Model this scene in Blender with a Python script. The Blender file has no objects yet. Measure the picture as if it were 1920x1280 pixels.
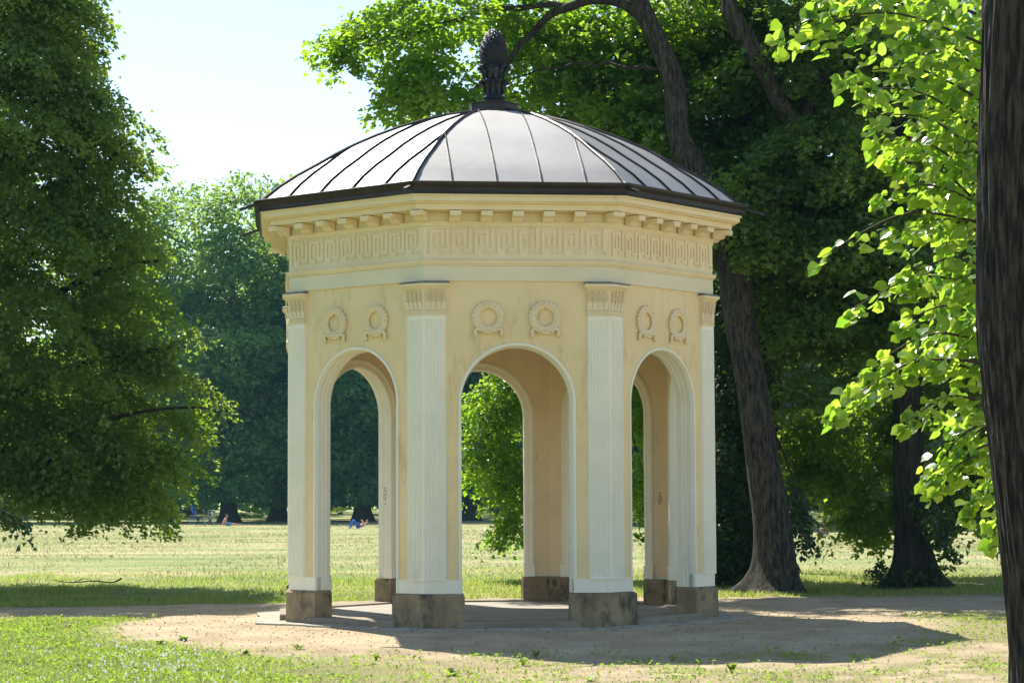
import bpy, math, random
import numpy as np
from mathutils import Vector, Matrix
R = math.radians
random.seed(7)
rng = np.random.default_rng(7)
scene = bpy.context.scene
col = scene.collection

# ------------------------------------------------------------------ camera
CAMZ = 1.6
PITCH, ROLL, F = 0.07023, -0.00464, 4049.3
cd = bpy.data.cameras.new('camera'); cam = bpy.data.objects.new('camera', cd); col.objects.link(cam)
cd.sensor_width = 36.0; cd.lens = F / 1920 * 36
cd.clip_start = 0.1; cd.clip_end = 6000
cam.matrix_world = Matrix.Translation((0, 0, CAMZ)) @ Matrix.Rotation(math.pi / 2 + PITCH, 4, 'X') @ Matrix.Rotation(ROLL, 4, 'Z')
scene.camera = cam

# ------------------------------------------------------------------ sun, sky, exposure
SUN = Vector((-2.02, 3.5, 5.3)).normalized()           # towards the sun: behind the pavilion, a little left
world = bpy.data.worlds.new('World'); scene.world = world; world.use_nodes = True
wn = world.node_tree; wn.nodes.clear()
sky = wn.nodes.new('ShaderNodeTexSky'); sky.sky_type = 'NISHITA'; sky.sun_disc = False
sky.sun_elevation = math.asin(SUN.z); sky.sun_rotation = math.atan2(SUN.x, SUN.y)
sky.air_density = 1.0; sky.dust_density = 0.35; sky.ozone_density = 1.0
bg = wn.nodes.new('ShaderNodeBackground'); bg.inputs['Strength'].default_value = 0.105
wo = wn.nodes.new('ShaderNodeOutputWorld')
wn.links.new(sky.outputs[0], bg.inputs[0]); wn.links.new(bg.outputs[0], wo.inputs[0])
ld = bpy.data.lights.new('sun', 'SUN'); ld.energy = 4.8; ld.angle = R(0.5); ld.color = (1.0, 0.95, 0.86)
sun = bpy.data.objects.new('sun', ld); col.objects.link(sun)
sun.rotation_euler = SUN.to_track_quat('Z', 'Y').to_euler()
sun.location = (-20, 60, 60)
scene.view_settings.view_transform = 'Standard'; scene.view_settings.look = 'None'
scene.view_settings.exposure = 1.1; scene.view_settings.gamma = 1.0
scene.view_settings.use_curve_mapping = False
scene.render.engine = 'CYCLES'
scene.cycles.max_bounces = 8; scene.cycles.diffuse_bounces = 4; scene.cycles.transmission_bounces = 6
scene.cycles.transparent_max_bounces = 6; scene.cycles.volume_bounces = 0; scene.cycles.use_denoising = True
scene.cycles.sample_clamp_indirect = 6

def at(px, py, Y):
    """world point at depth Y (metres in front of the camera) on the line of sight of pixel (px, py)"""
    u, v = px - 960.0, py - 640.0
    c, s = math.cos(-ROLL), math.sin(-ROLL)
    u, v = u * c - v * s, u * s + v * c
    d = Vector((u, F * math.cos(PITCH) + v * math.sin(PITCH), F * math.sin(PITCH) - v * math.cos(PITCH)))
    return Vector((d.x * Y / d.y, Y, CAMZ + d.z * Y / d.y))

# ------------------------------------------------------------------ helpers
def tag(o, label=None, cat=None, group=None, kind=None):
    if label: o['label'] = label
    if cat: o['category'] = cat
    if group: o['group'] = group
    if kind: o['kind'] = kind
    return o
def link(o, parent=None):
    col.objects.link(o)
    if parent: o.parent = parent
    return o
def empty(name, loc, rz=0):
    o = bpy.data.objects.new(name, None); o.location = loc; o.rotation_euler = (0, 0, rz); o.empty_display_size = .3
    return link(o)
def mesh(name, V, Fc, mat, smooth=False):
    me = bpy.data.meshes.new(name); me.from_pydata([tuple(v) for v in V], [], [tuple(f) for f in Fc])
    if mat: me.materials.append(mat)
    if smooth: me.polygons.foreach_set('use_smooth', [True] * len(me.polygons))
    me.update(); return me
def obj(name, me, parent=None, loc=(0, 0, 0), rz=0.0):
    o = bpy.data.objects.new(name, me); o.location = loc; o.rotation_euler = (0, 0, rz)
    return link(o, parent)
class MB:
    def __init__(s): s.v = []; s.f = []
    def add(s, V, Fc):
        n = len(s.v); s.v += [tuple(v) for v in V]; s.f += [tuple(i + n for i in f) for f in Fc]
    def box(s, x0, x1, y0, y1, z0, z1):
        s.add([(x0, y0, z0), (x1, y0, z0), (x1, y1, z0), (x0, y1, z0), (x0, y0, z1), (x1, y0, z1), (x1, y1, z1), (x0, y1, z1)],
              [(0, 3, 2, 1), (4, 5, 6, 7), (0, 1, 5, 4), (1, 2, 6, 5), (2, 3, 7, 6), (3, 0, 4, 7)])
    def tube(s, pts, rad, seg=8, fx=1.0, cap=True, rfun=None):
        pts = [Vector(p) for p in pts]; n = len(pts)
        if not hasattr(rad, '__len__'): rad = [rad] * n
        V = []; T = (pts[1] - pts[0]).normalized()
        up = Vector((0, 0, 1)) if abs(T.z) < .9 else Vector((1, 0, 0))
        A = (up - T * up.dot(T)).normalized()
        for i, p in enumerate(pts):
            T = (pts[min(i + 1, n - 1)] - pts[max(i - 1, 0)]).normalized()
            A = (A - T * A.dot(T)).normalized(); B = T.cross(A)
            for k in range(seg):
                a = 2 * math.pi * k / seg; r = rad[i]
                if rfun: r *= rfun(a, i, p)
                V.append(p + A * math.cos(a) * r * fx + B * math.sin(a) * r)
        Fc = [(i * seg + k, i * seg + (k + 1) % seg, (i + 1) * seg + (k + 1) % seg, (i + 1) * seg + k) for i in range(n - 1) for k in range(seg)]
        if cap: Fc += [tuple(range(seg - 1, -1, -1)), tuple((n - 1) * seg + k for k in range(seg))]
        s.add(V, Fc)
    def lathe(s, prof, seg=24, c=(0, 0, 0)):
        V = [(c[0] + r * math.cos(2 * math.pi * k / seg), c[1] + r * math.sin(2 * math.pi * k / seg), c[2] + z) for r, z in prof for k in range(seg)]
        n = len(prof)
        s.add(V, [(i * seg + k, i * seg + (k + 1) % seg, (i + 1) * seg + (k + 1) % seg, (i + 1) * seg + k) for i in range(n - 1) for k in range(seg)])
    def blob(s, c, r, M=None, seg=8, rings=5):
        V = [];
        for i in range(rings + 1):
            t = math.pi * i / rings
            for k in range(seg):
                a = 2 * math.pi * k / seg
                p = Vector((r[0] * math.sin(t) * math.cos(a), r[1] * math.sin(t) * math.sin(a), r[2] * math.cos(t)))
                if M: p = M @ p
                V.append(Vector(c) + p)
        s.add(V, [(i * seg + k, (i + 1) * seg + k, (i + 1) * seg + (k + 1) % seg, i * seg + (k + 1) % seg) for i in range(rings) for k in range(seg)])
    def loft(s, polys, cap=True):
        m = len(polys[0]); V = [p for q in polys for p in q]
        Fc = [(i * m + k, i * m + (k + 1) % m, (i + 1) * m + (k + 1) % m, (i + 1) * m + k) for i in range(len(polys) - 1) for k in range(m)]
        if cap: Fc += [tuple(range(m - 1, -1, -1)), tuple((len(polys) - 1) * m + k for k in range(m))]
        s.add(V, Fc)
    def me(s, name, mat, smooth=False): return mesh(name, s.v, s.f, mat, smooth)
    def build(s, name, mat, parent=None, smooth=False, loc=(0, 0, 0), rz=0.0): return obj(name, s.me(name, mat, smooth), parent, loc, rz)

def vnoise(x, y, scale, seed):
    g = np.random.default_rng(seed).random((64, 64))
    x = np.asarray(x, float) / scale + 1000; y = np.asarray(y, float) / scale + 1000
    i = np.floor(x).astype(int); j = np.floor(y).astype(int); fx = x - i; fy = y - j
    fx = fx * fx * (3 - 2 * fx); fy = fy * fy * (3 - 2 * fy); i %= 64; j %= 64; i1 = (i + 1) % 64; j1 = (j + 1) % 64
    return g[i, j] * (1 - fx) * (1 - fy) + g[i1, j] * fx * (1 - fy) + g[i, j1] * (1 - fx) * fy + g[i1, j1] * fx * fy
def sstep(a, b, x):
    t = np.clip((np.asarray(x, float) - a) / (b - a), 0, 1); return t * t * (3 - 2 * t)

def fast_mesh(name, V, n_per, mat, attrs=None, quads=None):
    """V: (N*n_per,3) points, faces of n_per consecutive points (or the index array quads)"""
    V = np.ascontiguousarray(V, dtype=np.float32); me = bpy.data.meshes.new(name)
    if quads is None: idx = np.arange(len(V), dtype=np.int32); k = n_per
    else: idx = quads.astype(np.int32).ravel(); k = quads.shape[1]
    nf = len(idx) // k
    me.vertices.add(len(V)); me.vertices.foreach_set('co', V.ravel())
    me.loops.add(len(idx)); me.loops.foreach_set('vertex_index', idx)
    me.polygons.add(nf); me.polygons.foreach_set('loop_start', np.arange(0, nf * k, k, dtype=np.int32))
    try: me.polygons.foreach_set('loop_total', np.full(nf, k, dtype=np.int32))
    except Exception: pass
    for an, arr in (attrs or {}).items():
        a = me.attributes.new(an, 'FLOAT', 'POINT'); a.data.foreach_set('value', np.ascontiguousarray(arr, dtype=np.float32))
    me.materials.append(mat); me.update(calc_edges=True); return me

# ------------------------------------------------------------------ materials
def new_mat(name):
    m = bpy.data.materials.new(name); m.use_nodes = True; nt = m.node_tree; nt.nodes.clear()
    out = nt.nodes.new('ShaderNodeOutputMaterial'); return m, nt, out
def N(nt, t, **kw):
    n = nt.nodes.new(t)
    for k, v in kw.items():
        if hasattr(n, k): setattr(n, k, v)
    return n
def ramp(nt, stops):
    n = nt.nodes.new('ShaderNodeValToRGB'); e = n.color_ramp.elements
    while len(e) < len(stops): e.new(0.5)
    for i, (p, c) in enumerate(stops): e[i].position = p; e[i].color = (*c, 1)
    return n
def noise(nt, scale, detail=6, rough=.6, vec=None, dist=0.0):
    n = nt.nodes.new('ShaderNodeTexNoise'); n.inputs['Scale'].default_value = scale
    n.inputs['Detail'].default_value = detail; n.inputs['Roughness'].default_value = rough; n.inputs['Distortion'].default_value = dist
    if vec: nt.links.new(vec, n.inputs['Vector'])
    return n
def coords(nt, scale=(1, 1, 1)):
    g = nt.nodes.new('ShaderNodeNewGeometry'); mp = nt.nodes.new('ShaderNodeMapping'); mp.inputs['Scale'].default_value = scale
    nt.links.new(g.outputs['Position'], mp.inputs['Vector']); return mp.outputs[0]
def mixc(nt, fac, a, b, mode='MIX'):
    m = nt.nodes.new('ShaderNodeMix'); m.data_type = 'RGBA'; m.blend_type = mode
    for s, i in ((fac, 0), (a, 6), (b, 7)):
        if hasattr(s, 'is_linked') or hasattr(s, 'node'): nt.links.new(s, m.inputs[i])
        elif isinstance(s, (int, float)): m.inputs[i].default_value = s
        else: m.inputs[i].default_value = (*s, 1)
    return m.outputs[2]
def surf(name, c1, c2, scale=3.0, rough=.8, bump=.2, bscale=60, metal=0.0, stain=None, stain_scale=(1.2, 1.2, .35), stain_lo=.58, spec=.3, vscale=(1, 1, 1), bdist=.01, band=(.35, .65)):
    m, nt, out = new_mat(name); P = coords(nt, vscale); b = N(nt, 'ShaderNodeBsdfPrincipled')
    n1 = noise(nt, scale, 8, .65, P); r1 = ramp(nt, [(band[0], c1), (band[1], c2)]); nt.links.new(n1.outputs[0], r1.inputs[0]); c = r1.outputs[0]
    if stain:
        P2 = coords(nt, stain_scale); n2 = noise(nt, 4.0, 8, .7, P2); r2 = ramp(nt, [(stain_lo, (0, 0, 0)), (stain_lo + .16, (1, 1, 1))])
        nt.links.new(n2.outputs[0], r2.inputs[0]); c = mixc(nt, r2.outputs[0], c, stain)
    nt.links.new(c, b.inputs['Base Color']); b.inputs['Roughness'].default_value = rough; b.inputs['Metallic'].default_value = metal
    b.inputs['Specular IOR Level'].default_value = spec
    n3 = noise(nt, bscale, 6, .7, P); bp = N(nt, 'ShaderNodeBump'); bp.inputs['Strength'].default_value = bump; bp.inputs['Distance'].default_value = bdist
    nt.links.new(n3.outputs[0], bp.inputs['Height']); nt.links.new(bp.outputs[0], b.inputs['Normal'])
    nt.links.new(b.outputs[0], out.inputs[0]); return m
def leaf_mat(name, cols, trans, fac=.45, rough=.42):
    """leaf that lets light through; per-leaf colour from the attribute rnd"""
    m, nt, out = new_mat(name); a = N(nt, 'ShaderNodeAttribute', attribute_name='rnd')
    oi = N(nt, 'ShaderNodeObjectInfo'); ad = N(nt, 'ShaderNodeMath', operation='ADD'); fr = N(nt, 'ShaderNodeMath', operation='FRACT')
    nt.links.new(a.outputs['Fac'], ad.inputs[0]); nt.links.new(oi.outputs['Random'], ad.inputs[1]); nt.links.new(ad.outputs[0], fr.inputs[0])
    r = ramp(nt, [(i / (len(cols) - 1), c) for i, c in enumerate(cols)]); t = ramp(nt, [(i / (len(trans) - 1), c) for i, c in enumerate(trans)])
    nt.links.new(fr.outputs[0], r.inputs[0]); nt.links.new(fr.outputs[0], t.inputs[0])
    b = N(nt, 'ShaderNodeBsdfPrincipled'); b.inputs['Roughness'].default_value = rough; b.inputs['Specular IOR Level'].default_value = .5
    nt.links.new(r.outputs[0], b.inputs['Base Color']); tr = N(nt, 'ShaderNodeBsdfTranslucent'); nt.links.new(t.outputs[0], tr.inputs[0])
    mx = N(nt, 'ShaderNodeMixShader'); mx.inputs[0].default_value = fac
    nt.links.new(b.outputs[0], mx.inputs[1]); nt.links.new(tr.outputs[0], mx.inputs[2]); nt.links.new(mx.outputs[0], out.inputs[0]); return m

M = {}
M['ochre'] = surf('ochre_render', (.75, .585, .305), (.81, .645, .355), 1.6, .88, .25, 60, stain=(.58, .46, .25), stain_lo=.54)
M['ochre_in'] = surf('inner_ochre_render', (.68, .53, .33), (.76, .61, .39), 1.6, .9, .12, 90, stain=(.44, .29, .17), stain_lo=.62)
M['white'] = surf('cream_white_paint', (.78, .745, .58), (.84, .80, .64), 2.2, .7, .1, 80, stain=(.66, .60, .43), stain_lo=.60)
M['cream'] = surf('cream_cornice_paint', (.74, .605, .36), (.80, .67, .43), 2.0, .8, .12, 80, stain=(.48, .38, .22), stain_lo=.62)
M['stone'] = surf('weathered_sandstone', (.19, .145, .085), (.34, .26, .15), 3.5, .92, .55, 40, stain=(.06, .055, .04), stain_lo=.5, stain_scale=(1.4, 1.4, .8))
M['pale'] = surf('pale_frieze_paint', (.68, .61, .41), (.75, .67, .46), 1.5, .85, .12, 80, stain=(.44, .38, .24), stain_lo=.64)
M['lead'] = surf('lead_sheet', (.10, .13, .14), (.22, .25, .25), 14, .6, .3, 60, metal=.3)
M['roof'] = surf('roof_sheet_metal', (.225, .218, .205), (.28, .27, .253), .9, .5, .35, 2.6, metal=.5, spec=.5, stain=(.20, .195, .185), stain_scale=(.8, .8, .8), stain_lo=.64)
M['dark'] = surf('dark_brown_sheet_metal', (.030, .024, .022), (.05, .042, .038), 5, .42, .1, 30, metal=.6, spec=.5)
M['bronze'] = surf('dark_cast_metal', (.020, .021, .025), (.045, .045, .052), 12, .42, .35, 50, metal=.75, spec=.5)
M['floor'] = surf('floor_stone', (.23, .205, .16), (.32, .29, .23), 2.5, .75, .25, 50, stain=(.22, .20, .17), stain_scale=(2, 2, 2), stain_lo=.58)
M['stepstone'] = surf('step_sandstone', (.20, .165, .11), (.31, .26, .18), 4, .85, .4, 45, stain=(.11, .10, .07), stain_lo=.55, stain_scale=(2, 2, 2))
M['paving'] = surf('paving_stone', (.28, .25, .19), (.44, .40, .31), 6, .9, .6, 50, stain=(.14, .13, .09), stain_scale=(3, 3, 3), stain_lo=.52)
M['graffiti'] = surf('graffiti_ink', (.17, .04, .05), (.2, .05, .06), 5, .6, .05, 20)
M['bark'] = surf('grey_bark', (.014, .013, .009), (.088, .078, .055), 4.0, .92, 1.0, 5, vscale=(5, 5, 1.1), bdist=.06, band=(.40, .62))
M['bark_dark'] = surf('dark_bark', (.010, .009, .007), (.065, .056, .04), 5, .9, 1.0, 10, vscale=(3.5, 3.5, .55), bdist=.05)
M['furrow'] = surf('furrowed_bark', (.012, .010, .008), (.078, .065, .047), 3.4, .85, 1.0, 4, vscale=(11, 11, 1.4), bdist=.05, spec=.4, band=(.44, .58))
M['twig'] = surf('twig_bark', (.05, .035, .02), (.09, .065, .04), 9, .8, .4, 30)
LG = [(.038, .082, .017), (.07, .125, .024), (.10, .155, .034)]
LT = [(.24, .42, .03), (.42, .62, .045), (.58, .72, .08)]
M['linden'] = leaf_mat('linden_leaf', LG, LT, .36, .45)
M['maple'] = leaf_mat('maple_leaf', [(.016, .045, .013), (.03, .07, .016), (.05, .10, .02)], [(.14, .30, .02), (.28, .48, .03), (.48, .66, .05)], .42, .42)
M['sun_toned'] = leaf_mat('sun_toned_maple_leaf', [(.035, .085, .014), (.055, .12, .02), (.08, .15, .03)], [(.34, .58, .02), (.46, .70, .035), (.58, .76, .06)], .5, .42)  # brighter, more translucent copy of the maple leaf: sunlight put into the colour
M['far_leaf'] = leaf_mat('distant_leaf', [(.02, .075, .034), (.035, .11, .042), (.07, .15, .045)], [(.12, .32, .05), (.24, .48, .06), (.50, .66, .09)], .44, .5)
M['big_leaf'] = leaf_mat('large_linden_leaf', [(.04, .10, .016), (.06, .13, .02), (.08, .15, .03)], [(.26, .50, .03), (.46, .72, .04), (.62, .80, .09)], .50, .28)
M['shrub_shade_leaf'] = leaf_mat('shrub_and_shade_toned_leaf', [(.015, .045, .014), (.03, .07, .02), (.045, .09, .022)], [(.08, .16, .02), (.12, .22, .03), (.2, .34, .04)], .25, .5)  # shrubs' own dark green; on hanging tree leaves it paints shade into the colour
M['grass'] = leaf_mat('lawn_grass', [(.06, .13, .012), (.10, .18, .022), (.15, .21, .04), (.26, .25, .09)], [(.30, .52, .03), (.44, .62, .05), (.52, .64, .10), (.60, .55, .2)], .45, .55)
M['drygrass'] = leaf_mat('meadow_grass', [(.11, .18, .045), (.20, .23, .08), (.32, .29, .14), (.38, .32, .18)], [(.28, .42, .08), (.38, .44, .14), (.46, .43, .21), (.48, .42, .24)], .42, .6)
M['petal'] = leaf_mat('white_clover_petal', [(.7, .7, .62), (.8, .8, .74)], [(.9, .9, .85), (.9, .9, .85)], .55, .6)
M['litter'] = leaf_mat('dead_leaf', [(.10, .05, .02), (.22, .12, .05), (.34, .22, .10)], [(.2, .1, .04), (.3, .18, .07), (.4, .25, .1)], .2, .7)
M['skin'] = surf('skin', (.50, .26, .17), (.55, .30, .20), 5, .55, .05, 40)
M['jeans'] = surf('blue_denim', (.03, .09, .30), (.05, .13, .38), 9, .8, .2, 60)
M['hair'] = surf('dark_hair', (.02, .015, .01), (.04, .03, .02), 9, .6, .3, 60)
M['blue'] = surf('blue_plastic', (.01, .07, .55), (.015, .09, .6), 5, .35, .02, 40)
M['silver'] = surf('silver_metal', (.45, .5, .55), (.55, .6, .65), 5, .3, .02, 40, metal=.8)
M['rubber'] = surf('black_rubber', (.02, .02, .022), (.03, .03, .03), 5, .7, .1, 40)
M['towel'] = surf('pale_towel', (.6, .65, .7), (.7, .74, .78), 5, .9, .2, 40)
M['shorts'] = surf('light_blue_cloth', (.10, .22, .45), (.14, .28, .5), 5, .9, .2, 40)

def ground_mat():
    m, nt, out = new_mat('ground_soil_and_turf'); P = coords(nt)
    a = N(nt, 'ShaderNodeAttribute', attribute_name='turf'); f = N(nt, 'ShaderNodeAttribute', attribute_name='field')
    n1 = noise(nt, 1.1, 8, .7, P); soil = ramp(nt, [(.3, (.31, .235, .14)), (.5, (.43, .34, .215)), (.72, (.54, .445, .29))]); nt.links.new(n1.outputs[0], soil.inputs[0])
    n2 = noise(nt, 45, 5, .8, P); grit = ramp(nt, [(.32, (.45, .43, .40)), (.47, (1, 1, 1)), (.62, (1.1, 1.08, 1.05)), (.70, (1.45, 1.42, 1.35))]); nt.links.new(n2.outputs[0], grit.inputs[0])
    sc = mixc(nt, 1.0, soil.outputs[0], grit.outputs[0], 'MULTIPLY')
    n3 = noise(nt, 14, 6, .75, P); turf = ramp(nt, [(.3, (.055, .10, .018)), (.5, (.11, .165, .03)), (.7, (.17, .20, .06))]); nt.links.new(n3.outputs[0], turf.inputs[0])
    P4 = coords(nt, (.05, .13, 1)); n4 = noise(nt, 1.6, 7, .62, P4); P5 = coords(nt, (1, .45, 1)); xs_ = N(nt, 'ShaderNodeSeparateXYZ'); nt.links.new(P, xs_.inputs[0]); xr = N(nt, 'ShaderNodeMapRange'); xr.inputs['From Min'].default_value = -3.2; xr.inputs['From Max'].default_value = -.8; nt.links.new(xs_.outputs[0], xr.inputs[0]); dryf = mixc(nt, xr.outputs[0], turf.outputs[0], (.27, .24, .11)); n5 = noise(nt, 2.4, 8, .8, P5)
    md = N(nt, 'ShaderNodeMath', operation='MULTIPLY_ADD'); md.inputs[1].default_value = .55
    nt.links.new(n5.outputs[0], md.inputs[0]); nt.links.new(n4.outputs[0], md.inputs[2])
    fl = ramp(nt, [(.58, (.14, .20, .06)), (.72, (.22, .25, .095)), (.84, (.34, .31, .155)), (.98, (.40, .345, .205))]); nt.links.new(md.outputs[0], fl.inputs[0])
    t2 = mixc(nt, f.outputs['Fac'], dryf, fl.outputs[0])
    c = mixc(nt, a.outputs['Fac'], sc, t2)
    b = N(nt, 'ShaderNodeBsdfPrincipled'); b.inputs['Roughness'].default_value = .95; b.inputs['Specular IOR Level'].default_value = .1
    nt.links.new(c, b.inputs['Base Color'])
    nb = noise(nt, 30, 8, .8, P); bp = N(nt, 'ShaderNodeBump'); bp.inputs['Strength'].default_value = .8; bp.inputs['Distance'].default_value = .03
    nt.links.new(nb.outputs[0], bp.inputs['Height']); nt.links.new(bp.outputs[0], b.inputs['Normal'])
    nt.links.new(b.outputs[0], out.inputs[0]); return m
M['ground'] = ground_mat()

# ------------------------------------------------------------------ ground
def terrain(X, Y):
    X = np.asarray(X, float); Y = np.asarray(Y, float)
    dip = .62 + .85 * sstep(-4, 22, X) * (1 - .6 * sstep(165, 200, Y))
    return -.12 * sstep(25.2, 20.8, Y) - sstep(40, 140, Y) * dip + .035 * (vnoise(X, Y, 6, 3) - .5) * sstep(33, 45, Y)
def path_mask(X, Y):
    """>0 inside the sanded path"""
    X = np.asarray(X, float); Y = np.asarray(Y, float)
    w = (vnoise(X, Y, .9, 5) - .5) * .9 + (vnoise(X, Y, .25, 6) - .5) * .35
    e = (1 - ((np.abs(X - .1) / 4.9) ** 2.6 + (np.abs(Y - 27.6) / 4.9) ** 2.6)) * 2.6
    top_l = 31.0 + .20 * (X + 7.3); l = np.minimum(Y - 28.7, np.minimum(top_l, 32.2) - Y); l = np.where(X < .5, l, -9)
    r = np.minimum(Y - 28.4 - .05 * X, 32.9 - Y); r = np.where(X > -.5, r, -9)
    return np.maximum(np.maximum(e, l), r) + w * .55
def turf_mask(X, Y):
    X = np.asarray(X, float); Y = np.asarray(Y, float)
    base = 1 - sstep(-.9, .3, path_mask(X, Y) + (vnoise(X, Y, .16, 15) - .5) * .5)
    left = .97 * sstep(1.2, -4.0, X + (vnoise(X, Y, 1.5, 11) - .5) * 3)
    pn = vnoise(X, Y, .9, 12) * .35 + vnoise(X, Y, .22, 13) * .4 + vnoise(X, Y, .11, 14) * .25
    patch = sstep(.43, .62, pn) * .72 + .04 + .08 * sstep(21.0, 18.5, Y)
    front = np.where(Y < 28.5, np.maximum(left, patch), 1.0)
    front = np.where((X > 4.3) & (Y > 23.6) & (Y < 28.8), .8, front)
    return np.clip(base * front, 0, 1)
xs = np.concatenate([np.linspace(-1500, -60, 14)[:-1], np.linspace(-60, -10, 30)[:-1], np.arange(-10, 10, .1), np.linspace(10, 60, 30), np.linspace(60, 1500, 14)[1:]])
ys = np.concatenate([[-60, -20, 0, 8], np.arange(14, 40, .1), np.arange(40, 120, 1.0), np.linspace(120, 240, 50), np.linspace(250, 3000, 20)])
GX, GY = np.meshgrid(xs, ys); GZ = terrain(GX, GY)
pits = (vnoise(GX, GY, .5, 21) - .5) * .03 * (GY < 41) * (np.abs(GX) < 10)
keep_flat = sstep(3.4, 4.4, np.hypot(GX + .23, GY - 28.45))
GZ = GZ + pits * keep_flat
nx, ny = len(xs), len(ys); idx = np.arange(nx * ny).reshape(ny, nx)
quads = np.stack([idx[:-1, :-1], idx[:-1, 1:], idx[1:, 1:], idx[1:, :-1]], -1).reshape(-1, 4)
gm = fast_mesh('ground', np.stack([GX, GY, GZ], -1).reshape(-1, 3), 4, M['ground'], {'turf': turf_mask(GX, GY).ravel(), 'field': sstep(32, 38, GY + (vnoise(GX, GY, 2.5, 8) - .5) * 5).ravel()}, quads)
gm.polygons.foreach_set('use_smooth', [True] * len(gm.polygons))
tag(obj('ground', gm), kind='structure')
def gz(X, Y):
    X = np.asarray(X, float); Y = np.asarray(Y, float)
    return terrain(X, Y) + (vnoise(X, Y, .5, 21) - .5) * .03 * (Y < 41) * sstep(3.4, 4.4, np.hypot(X + .23, Y - 28.45))
# path: a sanded sheet a few millimetres above the soil
px_, py_ = np.meshgrid(np.arange(-10, 10, .08), np.arange(22, 34, .08)); pm = path_mask(px_, py_)
pidx = np.arange(px_.size).reshape(px_.shape)
ok = (pm[:-1, :-1] > .05) & (pm[1:, 1:] > .05) & (pm[1:, :-1] > .05) & (pm[:-1, 1:] > .05)
pq = np.stack([pidx[:-1, :-1], pidx[:-1, 1:], pidx[1:, 1:], pidx[1:, :-1]], -1)[ok]
used = np.unique(pq); remap = np.full(px_.size, -1); remap[used] = np.arange(len(used))
pv = np.stack([px_.ravel(), py_.ravel(), gz(px_.ravel(), py_.ravel()) + np.where(pm.ravel() > .22, .006, -.012)], -1)[used]
pme = fast_mesh('path', pv, 4, M['ground'], {'turf': np.clip(turf_mask(pv[:, 0], pv[:, 1]), 0, 1) * .9, 'field': np.zeros(len(pv))}, remap[pq])
pme.polygons.foreach_set('use_smooth', [True] * len(pme.polygons))
tag(obj('path', pme), kind='structure')

# ------------------------------------------------------------------ pavilion
PC = Vector((-.227, 28.445, 0)); PROT = .10638
T8 = math.tan(R(22.5)); C8 = math.cos(R(22.5)); S8 = math.sin(R(22.5))
AP = 2.679; HS = AP * T8; TH = .215
pav = empty('garden_pavilion', PC, PROT)
tag(pav, 'octagonal cream garden pavilion with arched openings and a ribbed metal dome', 'pavilion')
fang = [R(-90 + (k - 2) * 45) for k in range(1, 9)]; vang = [R(-90 + (k - 2.5) * 45) for k in range(1, 9)]
def cpoly(z, o_out, o_in, t0):
    def fp(o, t, s):
        n = AP + o; x = n * C8 + t * S8; y = n * S8 - t * C8; return (x, s * y, z)
    return [fp(o_out, t0, -1), ((AP + o_out) / C8, 0, z), fp(o_out, t0, 1), fp(o_in, t0, 1), ((AP + o_in) / C8, 0, z), fp(o_in, t0, -1)]
def each_vertex(name, me, **kw):
    return [tag(obj(name, me, pav, rz=a), **kw) for a in vang]
def each_face(name, me, **kw):
    return [tag(obj(name, me, pav, rz=a), **kw) for a in fang]
SPR, AR = 2.69, .675
# stone plinth blocks
def stone(seed):
    b = MB(); rr = random.Random(seed); j = lambda: rr.uniform(-.006, .006)
    b.loft([cpoly(-.05, .055 + j(), -TH - .035, .635), cpoly(.39, .05 + j(), -TH - .033, .638), cpoly(.42 + j(), .018, -TH - .02, .65)])
    me = b.me('plinth_block', M['stone']); return me
for i, a in enumerate(vang): obj('plinth_block', stone(i), pav, rz=a)
b = MB(); b.loft([cpoly(.42, .012, -TH + .012, .665), cpoly(.583, .012, -TH + .012, .665)]); each_vertex('pier_base', b.me('pier_base', M['white']))
# walls with arched opening
b = MB(); ZB, ZT = .45, 4.42; na = 28
arc = [(-AR * math.cos(math.pi * i / na), SPR + AR * math.sin(math.pi * i / na)) for i in range(na + 1)]
def wall_face(n, hs, flip):
    V = []; Fc = []
    def q(a_, b_, c_, d_):
        k = len(V); V.extend([(n, *a_), (n, *b_), (n, *c_), (n, *d_)]); Fc.append((k, k + 1, k + 2, k + 3) if not flip else (k + 3, k + 2, k + 1, k))
    q((-hs, ZB), (-AR, ZB), (-AR, SPR), (-hs, SPR)); q((AR, ZB), (hs, ZB), (hs, SPR), (AR, SPR))
    q((-hs, SPR), (-AR, SPR), (-AR, ZT), (-hs, ZT)); q((AR, SPR), (hs, SPR), (hs, ZT), (AR, ZT))
    for i in range(na): q(arc[i], arc[i + 1], (arc[i + 1][0], ZT), (arc[i][0], ZT))
    b.add(V, Fc)
wall_face(AP, HS, False)
path2 = [(-AR, ZB)] + arc + [(AR, ZB)]
b.add([(n, t, z) for t, z in path2 for n in (AP, AP - TH)], [(2 * i, 2 * i + 1, 2 * i + 3, 2 * i + 2) for i in range(len(path2) - 1)])
fw = each_face('facade_wall', b.me('facade_wall', M['ochre']))
b = MB(); wall_face(AP - TH, (AP - TH) * T8, True); each_face('inner_wall', b.me('inner_wall', M['ochre_in']))
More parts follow.
